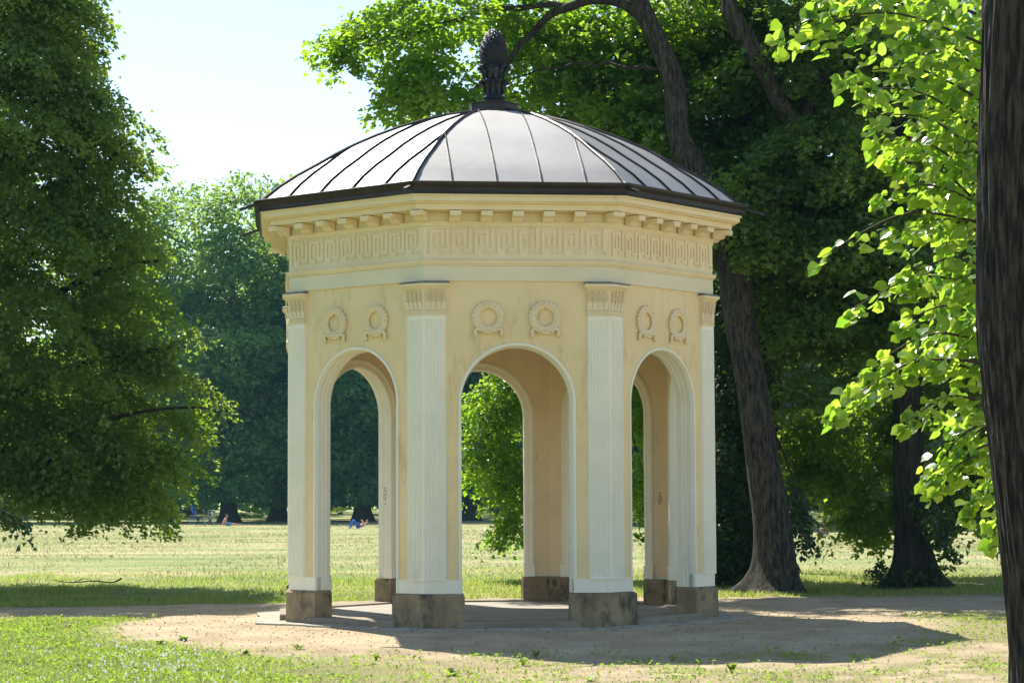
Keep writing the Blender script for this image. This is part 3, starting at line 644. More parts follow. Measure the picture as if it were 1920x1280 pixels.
for i, (a_, c_, r_) in enumerate([((45, 330, 38.4), (90, 120, 38.2), .07), ((60, 260, 38.3), (150, 205, 37.8), .05), ((0, 500, 38.2), (250, 270, 37.5), .09), ((0, 620, 38), (320, 480, 37.3), .09), ((0, 760, 38), (330, 650, 36.9), .08), ((-20, 860, 38), (390, 765, 36.6), .07), ((0, 900, 37.6), (300, 860, 36.6), .06), ((0, 200, 38.6), (110, 40, 38.5), .08)]):
    e0, e1 = at(*a_), at(*c_); t0 = Vector((la.x + .15, 38.5, e0.z - .8)); mid = (e0 + e1) / 2 + Vector((0, 0, .25))
    limb('branch', loc_(A, [t0, e0, mid, e1]), [r_ * 1.3, r_, r_ * .6, r_ * .2], M['bark_dark'], A, 20 + i, wob=.05)
# low dark twig of another tree reaching in from the left
lb = at(-420, 1060, 30); B2 = empty('linden_tree', (lb.x, 30, 0)); tag(B2, 'linden outside the left edge whose dark low twig hangs over the meadow', 'tree')
trunk('trunk', [(0, 0, -.1), (0, 0, 3), (.1, 0, 6)], [.3, .24, .15], M['bark'], B2, 2)
foliage('foliage', px_blobs(B2, [(-120, 930, 30, 110, 40, .8, .8), (0, 955, 30, 38, 18, .25, 1.6), (35, 985, 30, 24, 14, .15, 1.6), (50, 1000, 30, 12, 7, .1, 1)]), 900, .085, M['shrub_shade_leaf'], B2, 111, spray=.16, flat=.3, per=14, droop=.8)
limb('branch', loc_(B2, [(lb.x, 30, 3.2), at(-200, 850, 30), at(-40, 930, 30), at(45, 990, 30)]), [.06, .04, .02, .006], M['bark_dark'], B2, 5, wob=.02)

# big maple right behind the pavilion
lc = at(1432, 1112, 34.7); Cc = empty('maple_tree', (lc.x, 34.7, 0)); tag(Cc, 'big grey barked maple leaning left, its trunk just right of the pavilion', 'tree')
trunk('trunk', loc_(Cc, [(at(1445, 1110, 34.7).x, 34.7, -.2), at(1450, 1060, 34.7), at(1446, 980, 34.7), at(1428, 860, 34.7), at(1410, 730, 34.7), at(1386, 590, 34.8), at(1375, 480, 34.9), at(1335, 370, 35.0), at(1275, 260, 35.1), at(1262, 150, 35.2), at(1215, 40, 35.3), at(1170, -60, 35.4)]),
      [.42, .33, .30, .27, .245, .255, .29, .24, .19, .18, .16, .12], M['bark'], Cc, 3, n=110, seg=40, flare=.55, fh=.75, amp=.055, ridges=9)
limb('limb', loc_(Cc, [at(1385, 500, 34.9), at(1440, 380, 34.9), at(1475, 320, 35.2), at(1520, 200, 35.5), at(1560, 60, 35.7)]), [.22, .17, .14, .12, .09], M['bark'], Cc, 31, wob=.05)
limb('limb', loc_(Cc, [at(1500, 260, 35.4), at(1420, 110, 35.2), at(1375, 30, 35.1), at(1365, -60, 35)]), [.14, .16, .15, .12], M['bark'], Cc, 32, wob=.04)
limb('limb', loc_(Cc, [at(1215, 40, 35.3), at(1150, 5, 35.5), at(1060, 15, 35.6), at(1000, 60, 35.7), at(950, 125, 35.8), at(880, 170, 36)]), [.11, .09, .075, .06, .045, .02], M['bark_dark'], Cc, 33, wob=.04)
limb('limb', loc_(Cc, [at(1255, 130, 35.2), at(1130, 120, 35.5), at(1020, 130, 35.7), at(940, 160, 36)]), [.035, .028, .018, .008], M['bark_dark'], Cc, 34, wob=.06)
limb('limb', loc_(Cc, [at(1060, 15, 35.6), at(900, 20, 36), at(780, 60, 36.3), at(680, 90, 36.5)]), [.06, .045, .03, .012], M['bark_dark'], Cc, 35, wob=.06)
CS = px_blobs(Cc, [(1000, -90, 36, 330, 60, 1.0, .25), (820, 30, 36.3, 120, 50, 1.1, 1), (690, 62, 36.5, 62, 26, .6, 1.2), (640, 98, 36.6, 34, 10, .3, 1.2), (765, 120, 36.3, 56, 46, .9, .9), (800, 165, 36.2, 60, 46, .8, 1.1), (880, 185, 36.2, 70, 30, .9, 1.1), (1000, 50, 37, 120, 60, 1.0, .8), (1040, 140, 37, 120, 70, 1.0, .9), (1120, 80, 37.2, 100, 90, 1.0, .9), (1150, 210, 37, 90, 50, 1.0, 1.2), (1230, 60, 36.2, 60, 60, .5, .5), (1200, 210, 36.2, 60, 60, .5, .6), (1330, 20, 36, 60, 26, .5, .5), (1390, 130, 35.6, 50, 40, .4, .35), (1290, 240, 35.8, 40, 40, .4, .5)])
foliage('sun_toned_foliage', CS, 28000, .125, M['sun_toned'], Cc, 119, spray=.6, flat=.12, droop=.35, per=60)
CB = px_blobs(Cc, [(1250, 390, 36, 80, 60, 1, 1.2), (1340, 450, 36, 60, 60, 1, 1.2), (1230, -210, 36, 120, 60, 1.5, .5), (1400, -220, 36, 120, 80, 2, .5), (1340, 40, 37.6, 110, 100, 1.4, 1.2), (1230, 260, 37.2, 90, 50, 1.2, 1.3), (1390, 200, 37, 110, 100, 1.4, 1.5), (1560, 120, 36.6, 140, 130, 2.2, 1.3), (1380, 330, 36.9, 100, 70, 1.4, 1.5), (1365, 370, 34.3, 60, 66, .3, 1.3), (1440, 440, 34.4, 50, 40, .3, 1.2), (1300, 290, 34.6, 30, 30, .2, .8), (1225, 120, 37.6, 70, 80, .9, .9),
    (1540, 330, 35.8, 140, 100, 2.2, 1.5), (1490, 470, 35.9, 100, 70, 1.9, 1.5), (1620, 480, 36, 130, 90, 2.4, 1.4), (1510, 600, 36.2, 90, 60, 1.8, 1.4), (1660, 600, 36, 110, 60, 1.6, 1.0), (1490, 720, 36.2, 60, 40, .8, .8), (1470, 20, 37, 130, 80, 2.0, 1.2)])
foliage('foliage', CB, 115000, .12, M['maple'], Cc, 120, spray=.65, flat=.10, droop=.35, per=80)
foliage('hanging_foliage', px_blobs(Cc, [(1500, 960, 35.4, 20, 36, .3, 1), (1508, 1010, 35.3, 12, 24, .2, .8), (1480, 930, 35.5, 28, 24, .4, .8)]), 420, .12, M['shrub_shade_leaf'], Cc, 121, spray=.2, flat=.3, droop=.9, per=14)
limb('branch', loc_(Cc, [at(1440, 780, 35), at(1480, 880, 35.4), at(1500, 960, 35.4), at(1512, 1020, 35.3)]), [.03, .02, .012, .005], M['bark_dark'], Cc, 36, wob=.01)

# linden behind the pavilion seen through its arches
lh = at(1085, 1090, 41); H = empty('linden_tree', (lh.x, 41, 0)); tag(H, 'linden behind the pavilion whose sunlit low branches show through the middle arch', 'tree')
trunk('trunk', [(0, 0, -.2), (0, .1, 3), (.3, 0, 7), (.2, 0, 10)], [.3, .24, .18, .1], M['bark_dark'], H, 4)
HB = px_blobs(H, [(930, 760, 40, 60, 60, .9, 1.4), (915, 850, 39.8, 48, 60, .7, 1.3), (950, 900, 39.8, 40, 40, .5, 1.2), (955, 985, 39.7, 28, 34, .35, 1.3), (935, 1000, 39.7, 16, 18, .25, 1), (1020, 700, 40.5, 80, 120, 1.3, 1), (1120, 640, 41, 110, 130, 1.8, .9),
    (1205, 790, 40, 26, 80, .6, 1.1), (1212, 900, 40, 26, 60, .5, 1.3), (1205, 985, 39.9, 14, 30, .3, 1.1), (1240, 700, 40.5, 60, 130, 1.2, 1), (1050, 520, 41, 150, 120, 2, .8), (1180, 420, 41, 140, 120, 2, .8)])
foliage('foliage', HB, 42000, .095, M['sun_toned'], H, 130, spray=.36, flat=.17, droop=.5, per=40)  # sunlit look comes partly from the brightened leaf colour
for i, (a_, c_) in enumerate([((1040, 640), (925, 820)), ((1100, 650), (960, 985)), ((1100, 600), (1215, 930))]): limb('branch', loc_(H, [(lh.x, 41, at(*a_, 41).z + .6), at(*a_, 40.6), at((a_[0] + c_[0]) / 2, (a_[1] + c_[1]) / 2 - 30, 40.2), at(*c_, 39.8)]), [.06, .05, .03, .008], M['bark_dark'], H, 40 + i, wob=.03)

# second trunk on the right with shoots at its foot
ldd = at(1722, 1102, 36.3); D = empty('linden_tree', (ldd.x, 36.3, 0)); tag(D, 'dark linden with flared foot and leafy shoots at its base, right of the leaning maple', 'tree')
trunk('trunk', loc_(D, [(ldd.x, 36.3, -.2), at(1718, 1060, 36.3), at(1710, 1000, 36.3), at(1704, 900, 36.3), at(1702, 780, 36.4), at(1698, 600, 36.6), at(1690, 300, 36.8), at(1680, 0, 37)]), [.38, .32, .27, .26, .25, .23, .18, .12], M['bark_dark'], D, 6, n=80, seg=36, flare=.7, fh=.8, amp=.1, ridges=10)
foliage('sun_toned_foliage', px_blobs(D, [(1560, 820, 37.9, 90, 60, 1.4, 1), (1640, 800, 37.6, 60, 50, 1.0, .7), (1615, 890, 37.7, 70, 46, 1.2, 1), (1625, 955, 37.4, 48, 34, .5, 1.3), (1630, 1000, 37.3, 30, 18, .3, 1.3), (1585, 985, 37.3, 24, 14, .3, 1.2), (1555, 890, 37.6, 50, 38, .6, 1), (1505, 850, 37.8, 36, 60, .6, 1)]), 11500, .105, M['sun_toned'], D, 139, spray=.42, flat=.16, droop=.45, per=44)
DB = px_blobs(D, [
    (1800, 850, 37.3, 110, 80, 1.5, 1), (1790, 915, 37.2, 80, 40, .9, 1.1), (1850, 940, 37, 90, 30, .9, 1.1), (1765, 985, 36, 18, 26, .3, 1), (1780, 700, 38, 150, 100, 2.2, 1), (1620, 620, 38.6, 110, 70, 1.2, .35), (1750, 500, 38, 170, 140, 2.4, 1), (1800, 300, 38, 180, 150, 2.6, 1), (1780, 90, 38, 190, 140, 2.6, 1), (1900, 800, 38, 150, 180, 2.2, 1), (1960, 400, 38.5, 160, 300, 3, 1)])
foliage('foliage', DB, 74000, .105, M['linden'], D, 140, spray=.55, flat=.11, droop=.45, per=70)
foliage('hanging_foliage', px_blobs(D, [(1765, 975, 35.6, 28, 24, .3, 1), (1775, 1015, 35.5, 12, 22, .15, 1), (1740, 930, 35.7, 34, 40, .3, .8), (1880, 1010, 35.6, 16, 20, .2, .8)]), 560, .10, M['shrub_shade_leaf'], D, 141, spray=.2, flat=.3, droop=.9, per=14)
foliage('basal_shoots', px_blobs(D, [(1655, 1082, 35.9, 26, 22, .25, 1.6), (1690, 1090, 35.8, 40, 16, .3, 1.2), (1640, 1075, 36, 12, 12, .15, 1), (1762, 1063, 35.9, 14, 6, .1, 1), (1740, 1085, 35.9, 30, 10, .2, 1), (1668, 1058, 36, 8, 8, .1, 1)]), 430, .09, M['shrub_shade_leaf'], D, 142, spray=.16, flat=.35, droop=.1, per=12)
for i, (a_, c_) in enumerate([((1700, 700), (1540, 740)), ((1700, 790), (1620, 900)), ((1700, 620), (1490, 640)), ((1705, 760), (1860, 900))]): limb('branch', loc_(D, [at(a_[0], a_[1] + 40, 36.4), at(*a_, 36.8), at((a_[0] + c_[0]) / 2, (a_[1] + c_[1]) / 2 - 20, 37.2), at(*c_, 37.5)]), [.08, .06, .04, .012], M['bark_dark'], D, 50 + i, wob=.04)

# dark evergreen between the pavilion and the maple trunk
lg = at(1365, 1095, 37.5); G = empty('yew_tree', (lg.x, 37.5, 0)); tag(G, 'dense dark green yew filling the gap between pavilion and maple trunk', 'tree')
trunk('trunk', [(0, 0, -.2), (0, 0, 2), (.1, 0, 6)], [.2, .16, .08], M['bark_dark'], G, 7, seg=16, n=20)
foliage('foliage', px_blobs(G, [(1375, 1060, 37, 34, 34, .5, 1.4), (1368, 980, 37.3, 44, 70, .8, 1.4), (1370, 860, 37.4, 50, 90, 1, 1.4), (1375, 730, 37.4, 55, 90, 1.1, 1.3), (1390, 600, 37.5, 60, 90, 1.2, 1.2), (1420, 940, 37.6, 34, 110, .7, 1)]), 52000, .075, M['shrub_shade_leaf'], G, 150, spray=.3, flat=.3, droop=.3, per=40)
# two more crowns closing the right side behind
for i, (px_, Y_, lab, BB, n_) in enumerate([
    (1450, 43.5, 'round maple standing behind the two right hand trunks', [(1640, 330, 43, 130, 120, 1.6, 1), (1480, 560, 42.5, 90, 60, 1, 1), (1640, 540, 42.5, 120, 80, 1.2, 1), (1600, 120, 43, 220, 110, 1.8, .9)], 36000),
    (1990, 42.5, 'shady maple at the right edge behind the foreground trunk', [(1850, 500, 42, 160, 160, 2, 1), (1850, 250, 42, 170, 160, 2, 1), (1830, 720, 42, 130, 90, 1.6, 1.2), (1900, 850, 42, 110, 70, 1.4, 1.1), (2050, 500, 42, 200, 400, 3, .7)], 42000)]):
    lo = at(px_, 1080, Y_); t_ = empty('maple_tree', (lo.x, Y_, 0)); tag(t_, lab, 'tree')
    trunk('trunk', [(0, 0, -.2), (0, .1, 3), (.2, 0, 7), (.3, 0, 11)], [.3, .25, .2, .1], M['bark_dark'], t_, 60 + i, seg=18, n=24)
    foliage('foliage', px_blobs(t_, BB), n_, .13, M['maple'], t_, 160 + i, spray=.55, flat=.15, droop=.3, per=40)

# ------------------------------------------------------------------ foreground linden with large leaves
TE = 10.5; le = at(1925, 1330, TE); E = empty('linden_tree', (le.x + .15, TE, 0)); tag(E, 'foreground linden with furrowed dark trunk and large bright leaves at the right edge', 'tree')
def ridged(a, i, p):
    v = 1 + .036 * abs(math.sin(a * 12 + 1.4 * math.sin(p.z * 1.9 + a * 2))) + .026 * math.sin(a * 41 + 3 * math.sin(p.z * 3.1 + a)) + .012 * math.sin(a * 67 + p.z * 5) + .035 * math.sin(a * 3 + 1 + p.z * .4)
    return v * (1 + .5 * math.exp(-max(p.z, 0) * 2.2))
ec = lambda px, py, r: Vector((at(px, py, TE).x + r, TE, at(px, py, TE).z))
tp = [Vector((ec(1916, 1300, .30).x + .02, TE, -.1)), ec(1908, 1240, .28), ec(1880, 1000, .26), ec(1850, 760, .25), ec(1835, 600, .245), ec(1834, 420, .24), ec(1840, 200, .23), ec(1846, 0, .225), ec(1856, -300, .21)]
b = MB(); P_, Q_ = smooth_path(loc_(E, tp), [.30, .28, .26, .25, .245, .24, .23, .225, .21], 220); b.tube(P_, Q_, 190, rfun=ridged)
b.build('trunk', M['furrow'], E, True)
def heart(seed):
    rr = random.Random(seed); n = 16; V = [(0, 0, 0)]; 
    for k in range(n):
        t = k / n * 2 * math.pi; x = .5 * math.sin(t) * (1 + .12 * math.cos(t)); y = -.12 + .55 * (1 - math.cos(t)) - .10 * math.exp(-(min(t, 2 * math.pi - t) ** 2) * 4) * -1.6
        if k == n // 2: y += .13
        x *= (1.0 if y < .75 else .82); ser = .016 * (1 if k % 2 else -1)
        V.append(((x + ser * math.sin(t)), y, .16 * abs(x) * (1 if seed % 2 else .3) - .12 * (y - .4) ** 2 + rr.uniform(-.015, .015)))
    V[0] = (0, .42, -.01); Fc = [(0, 1 + k, 1 + (k + 1) % n) for k in range(n)]
    return V, Fc
hearts = [heart(i) for i in range(6)]
leaf_mes = []; EXTRA = [(1800, 60, 60, 60, 70), (1790, 180, 60, 60, 80), (1790, 300, 55, 60, 60), (1800, 430, 45, 70, 50), (1800, 560, 45, 60, 45), (1790, 680, 60, 40, 50), (1810, 770, 40, 40, 30), (1720, 20, 80, 30, 50)]
for i, (V, Fc) in enumerate(hearts):
    me = mesh('leaf', V, Fc, M['big_leaf'], True); leaf_mes.append(me)
r = np.random.default_rng(55); leaves = []
def twig_run(p0, p1, n, spread, sag=.12, y_sc=1.0):
    """an arching twig from p0 to p1 (pixels + distance) with leaves set along it"""
    a, c = at(*p0), at(*p1); mid = (a + c) / 2 + Vector((0, 0, sag * (a - c).length)); path, rads = smooth_path([a, mid, c], [.010, .006, .002], 14)
    b = MB(); b.tube([p - E.location for p in path], rads, 5); b.build('twig', M['twig'], E, True)
    for k in range(n):
        t = r.random() ** .85 * .98 + .02; j = t * 13; i = min(int(j), 12); p = path[i].lerp(path[i + 1], j - i)
        p = p + Vector(r.normal(size=3) * (spread * (1.15 - .8 * t))) * y_sc + Vector((0, 0, -spread * .5))
        d = (c - a).normalized(); leaves.append((p, d, t))
    for k in range(2): leaves.append((c + Vector((-.01, 0, -.02 - .03 * k)), (c - a).normalized(), 1))
RUNS = [((1860, 90, 11.6), (1475, 60, 11.2), 42, .10), ((1860, 40, 11.6), (1530, 5, 11.3), 34, .09), ((1850, 0, 11.8), (1600, -60, 11.5), 40, .14), ((1860, 200, 11.6), (1580, 140, 11.2), 34, .09), ((1850, 150, 11.7), (1700, 60, 11.4), 34, .12),
        ((1850, 260, 11.6), (1625, 165, 11.2), 26, .09), ((1850, 300, 11.5), (1640, 215, 11.1), 26, .08), ((1850, 350, 11.6), (1640, 260, 11.2), 22, .08), ((1850, 400, 11.6), (1690, 300, 11.3), 26, .09),
        ((1850, 390, 11.5), (1640, 370, 11.1), 12, .035), ((1852, 420, 11.6), (1535, 485, 11.0), 17, .045), ((1850, 440, 11.6), (1680, 440, 11.2), 24, .08), ((1850, 500, 11.5), (1700, 520, 11.2), 26, .08), ((1850, 540, 11.6), (1595, 580, 11.1), 24, .06), ((1850, 600, 11.6), (1700, 600, 11.2), 20, .07),
        ((1850, 640, 11.6), (1640, 680, 11.2), 24, .07), ((1850, 680, 11.5), (1560, 775, 11.0), 34, .06), ((1850, 700, 11.6), (1600, 720, 11.2), 28, .07), ((1860, 760, 11.6), (1700, 790, 11.1), 24, .06), ((1865, 790, 11.6), (1740, 900, 11.2), 26, .06), ((1865, 830, 11.6), (1790, 900, 11.3), 18, .06),
        ((1875, 860, 11.6), (1745, 925, 11.1), 10, .035), ((1885, 880, 11.6), (1815, 960, 11.4), 14, .04), ((1895, 930, 11.7), (1860, 1010, 11.5), 8, .035), ((1850, 120, 11.8), (1760, 260, 11.6), 40, .12), ((1850, 330, 11.8), (1770, 420, 11.6), 36, .11), ((1860, 560, 11.8), (1780, 660, 11.6), 30, .10)]
for p0, p1, n, sp_ in RUNS: twig_run(p0, p1, int(n * 3.3), sp_ * 1.12)
for i in range(7):
    h0 = 5.2 - i * .45; limb('branch', loc_(E, [(le.x + .2, TE, h0), (le.x + .1, 11.0, h0 + .1), at(1862, 60 + i * 125, 11.6)]), [.045, .03, .012], M['bark_dark'], E, 70 + i, wob=.01, n=8)
for ex_, ey_, rx_, ry_, n_ in EXTRA:
    for k in range(n_): leaves.append((at(ex_ + r.normal() * rx_ * .6, ey_ + r.normal() * ry_ * .6, 11.75 + r.normal() * .25), Vector((-.8, -.1, -.3)), 0.0))
r2 = np.random.default_rng(56); bigV = []; bigF = []; bigR = []; nb_ = 0
order = list(range(len(leaves))); order.sort(key=lambda i: -leaves[i][2]); single = set(order[:290])
for i, (p, d, t) in enumerate(leaves):
    s = .057 * (.5 + .9 * r2.random()); out = (Vector((-1, -.15, 0)) * .6 + d * .5 + Vector(r2.normal(size=3)) * .5); out.z = -abs(out.z) * .5 - .55 * r2.random() - .15; out.normalize()
    nrm = Vector((r2.normal() * .6, -.25 + r2.normal() * .7, .65)); nrm = (nrm - out * nrm.dot(out)).normalized(); sx = out.cross(nrm)
    Mt = Matrix((( sx.x, out.x, nrm.x), (sx.y, out.y, nrm.y), (sx.z, out.z, nrm.z))) * s; k = int(r2.integers(0, 6)); q = p - E.location
    if i in single:
        o = bpy.data.objects.new('leaf', leaf_mes[k]); m4 = Mt.to_4x4(); m4.translation = q; o.matrix_basis = m4; link(o, E)
    else:
        V, Fc = hearts[k]; bigV += [tuple(Mt @ Vector(v) + q) for v in V]; bigF += [tuple(f_ + nb_ for f_ in f) for f in Fc]; nb_ += len(V); bigR += [float(r2.random())] * len(V)
me = mesh('foliage', bigV, bigF, M['big_leaf'], True); a = me.attributes.new('rnd', 'FLOAT', 'POINT'); a.data.foreach_set('value', bigR); tag(obj('foliage', me, E), kind='stuff')
foliage('shade_toned_foliage', px_blobs(E, [(1862, 985, 11.8, 24, 18, .06, 1), (1880, 1005, 11.8, 14, 14, .05, 1), (1872, 1020, 11.8, 12, 12, .05, 1)]), 60, .07, M['shrub_shade_leaf'], E, 171, spray=.06, flat=.5, droop=.8, per=6)  # leaves in shade, darkened by their colour

# ------------------------------------------------------------------ the wood beyond the meadow
FT = [  # px of trunk, distance, crown top py, half width px, base of crown py, label
 (310, 182, 378, 130, 905, 'far beech behind the left linden, leftmost of the meadow edge'),
 (430, 176, 356, 140, 935, 'tall far beech with pale crown top left of the pavilion'),
 (520, 186, 373, 100, 925, 'darker far beech half hidden behind the tall pale one'),
 (560, 180, 388, 110, 935, 'far beech rising beside the left eave of the pavilion'),
 (680, 178, 448, 120, 920, 'far beech seen through the left arch of the pavilion'),
 (790, 184, 448, 110, 930, 'far beech hidden largely behind the left front pier'),
 (880, 180, 468, 100, 925, 'far beech showing low through the middle arch'),
 (1010, 186, 448, 130, 930, 'far beech standing behind the middle of the pavilion'),
 (1160, 182, 458, 120, 930, 'far beech seen at the left of the right arch'),
 (1330, 184, 468, 130, 930, 'far beech behind the yew and the right pavilion corner'),
 (1500, 186, 478, 130, 930, 'far beech between the two right hand trunks'),
 (1660, 182, 468, 130, 930, 'far beech just left of the dark flared linden'),
 (1830, 184, 468, 130, 930, 'far beech at the right edge of the meadow'),
 (170, 184, 418, 130, 915, 'far beech at the left edge of the meadow'),
 (-30, 184, 428, 110, 915, 'far beech cut by the left edge of the picture')]
for i, (px_, Y_, top, hw, bot, lab) in enumerate(FT):
    zg = float(terrain(at(px_, 950, Y_).x, Y_)); lo = at(px_, 950, Y_); t_ = empty('beech_tree', (lo.x, Y_, zg)); tag(t_, lab, 'tree', 'trees beyond the meadow')
    rr = random.Random(300 + i); zt_ = at(px_, top, Y_).z
    trunk('trunk', [(0, 0, -.3), (rr.uniform(-.2, .2), 0, 4), (rr.uniform(-.5, .5), 0, (zt_ - zg) * .5), (0, 0, (zt_ - zg) * .85)], [.75, .55, .4, .12], M['bark_dark'], t_, 300 + i, seg=14, n=18, flare=.5, fh=1.5)
    B_ = []; nb = 15; vis = 240 < px_ < 960
    for k in range(nb):
        f = k / (nb - 1); py_ = bot + (top - bot) * f; w = hw * (.75 + .45 * math.sin(math.pi * min(f * 1.05 + .12, 1))) * (1 if f < .8 else 1.15 - (f - .8) * 3.2)
        B_.append((px_ + rr.uniform(-.5, .5) * hw * (1 - .4 * f), py_ + rr.uniform(-10, 14), Y_ + rr.uniform(-3, 3), max(w * rr.uniform(.55, .85), 26), rr.uniform(34, 58), rr.uniform(2.5, 4.2), 1))
    foliage('foliage', px_blobs(t_, B_), 34000 if vis else 11000, .40 if vis else .6, M['far_leaf'], t_, 310 + i, spray=2.1, flat=.11, droop=.35, per=34, zmin=.9 + rr.uniform(0, .8))
    for k in range(4):
        z0 = rr.uniform(3, 12); a_ = rr.uniform(0, 6.28); limb('limb', [(0, 0, z0), (math.cos(a_) * 2, math.sin(a_) * 2, z0 + 1.6), (math.cos(a_) * 4.5, math.sin(a_) * 4, z0 + 2.4)], [.22, .15, .05], M['bark_dark'], t_, 400 + i * 5 + k, wob=.1, n=6, seg=6)
wv = []
for yy in (202, 219, 236, 254, 272, 330):
    for k in range(24):
        x = -85 + k * 7.4 + rng.uniform(-2, 2); wv.append(((x, yy + rng.uniform(-5, 5), 8 + rng.uniform(-1, 2)), (6.5, 7, 9), 1))
wood = foliage('distant_wood', wv, 70000, 1.5, M['far_leaf'], None, 500, spray=2.8, flat=.3, droop=.2, per=30, zmin=-1.2)
tag(wood, 'dark distant wood closing the view behind the far beeches', 'wood')

# ------------------------------------------------------------------ grasses
def blades(name, X, Y, h, w, mat, seed, lean=.5, lab=None, cat=None, sink=0.0):
    r = np.random.default_rng(seed); n = len(X); Z = gz(X, Y) - sink; a = r.random(n) * 2 * np.pi; l = r.normal(size=(n, 2)) * lean
    hh = h * (.5 + .9 * r.random(n)); ww = w * (.6 + .8 * r.random(n)); dx, dy = np.cos(a) * ww / 2, np.sin(a) * ww / 2
    P0 = np.stack([X - dx, Y - dy, Z], -1); P1 = np.stack([X + dx, Y + dy, Z], -1); P2 = np.stack([X + l[:, 0] * hh, Y + l[:, 1] * hh, Z + hh], -1)
    me = fast_mesh(name, np.stack([P0, P1, P2], 1).reshape(-1, 3), 3, mat, {'rnd': np.repeat(np.clip(r.random(n) * .5, 0, .49), 3)})
    o = obj(name, me); tag(o, lab, cat, kind='stuff'); return o
def scatter(n, x0, x1, y0, y1, dens, seed):
    r = np.random.default_rng(seed); X = r.uniform(x0, x1, n); Y = r.uniform(y0, y1, n)
    wid = .25 * Y + .6; k = (np.abs(X) < wid) & (r.random(n) < dens(X, Y)) & (np.hypot(X + .23, Y - 28.45) > 3.25); return X[k], Y[k]
tm = lambda X, Y: turf_mask(X, Y)
X, Y = scatter(330000, -7.6, 7.6, 16.5, 33, lambda x, y: tm(x, y) ** 1.4 * np.where(x < -2, 1, .55), 601)
kd = (X > -2.2 + 1.5 * (vnoise(X, Y, 1, 77) - .5)) & (rng.random(len(X)) < .85) | ((X <= -2.2) & (rng.random(len(X)) < .22))
blades('dry_lawn', X[kd], Y[kd], .018 + .02 * sstep(.4, .8, vnoise(X[kd], Y[kd], .5, 34)), .011, M['drygrass'], 612, lean=.9, lab='dry straw coloured thin turf on the sandy foreground, centre and right', cat='dry turf', sink=.004)
X, Y = X[~kd], Y[~kd]
blades('lawn', X, Y, .026 + .022 * sstep(.4, .8, vnoise(X, Y, .7, 30)), .011, M['grass'], 602, lab='short green lawn around the sanded path, lushest at the left', cat='lawn', sink=.004)
X, Y = scatter(150000, -10, 11, 31.5, 46, lambda x, y: np.where(tm(x, y) > .5, 1, 0) * (1 - .75 * sstep(35, 45, y)) * (.4 + .6 * (vnoise(x, y, 1.5, 33) > .4)), 603)
blades('meadow_edge_grass', X, Y, .04 + .08 * vnoise(X, Y, 1.2, 31) ** 2, .018, M['grass'], 604, lab='taller green grass along the near edge of the meadow', cat='grass', sink=.01)
X, Y = scatter(260000, -42, 42, 34, 165, lambda x, y: np.clip(1.1 - .0058 * y, .1, 1) * sstep(33, 42, y), 605)
blades('meadow_grass', X, Y, .035 + .07 * vnoise(X, Y, 3, 32) ** 1.5, .02 + .0006 * Y, M['drygrass'], 606, lab='tall dry seeding grass covering the wide sunlit meadow', cat='grass', sink=.02)
# broad weed leaves: plantain, clover, dandelion
r = np.random.default_rng(620)
X, Y = scatter(70000, -7.4, 7.6, 16.5, 29.5, lambda x, y: np.clip((tm(x, y) * np.where(x < -2, .75, .58) + .09 * (y < 23)) * (vnoise(x, y, .22, 40) > .48), 0, 1), 621)
n = len(X); C_ = np.stack([X, Y, gz(X, Y) + .015 + .03 * r.random(n)], -1); nn = r.normal(size=(n, 3)) * .5 + [0, 0, 1]; dd = r.normal(size=(n, 3)) + [0, 0, .45]
V, rnd = leaf_cloud(C_, nn, dd, .025 + .035 * r.random(n), .55, seed=622); tag(obj('broad_leaved_weeds', fast_mesh('broad_leaved_weeds', V, 3, M['grass'], {'rnd': rnd * .4})), 'flat clover and plantain leaves scattered over the foreground turf', 'weeds', kind='stuff')
X, Y = scatter(9000, -7.2, 7.2, 17, 30, lambda x, y: np.clip((1 - tm(x, y)) * .28 + .05, 0, 1), 623)
n = len(X); C_ = np.stack([X, Y, gz(X, Y) + .012], -1); nn = r.normal(size=(n, 3)) * .4 + [0, 0, 1]; V, rnd = leaf_cloud(C_, nn, r.normal(size=(n, 3)), .014 + .03 * r.random(n) ** 2, .6, seed=624)
tag(obj('leaf_litter', fast_mesh('leaf_litter', V, 3, M['litter'], {'rnd': rnd * .5})), 'brown leaf litter and crumbs strewn on the sandy path', 'litter', kind='stuff')
r = np.random.default_rng(630); X, Y = scatter(16000, -7.5, 7.5, 17, 33.5, lambda x, y: np.clip(1 - tm(x, y), 0, 1) * .8, 631); n = len(X)
C_ = np.stack([X, Y, gz(X, Y) + .010], -1); hs_ = (.004 + .010 * r.random(n) ** 3)[:, None, None]
B4 = np.array([[1, 0, 0], [-.5, .87, 0], [-.5, -.87, 0], [0, 0, 1.1]]); PV = C_[:, None, :] + B4[None] * hs_ + r.normal(size=(n, 4, 3)) * hs_ * .25
tag(obj('gravel', fast_mesh('gravel', PV[:, [0, 1, 3, 1, 2, 3, 2, 0, 3]].reshape(-1, 3), 3, M['paving'])), 'small loose gravel scattered over the sanded path and bare soil', 'gravel', kind='stuff')
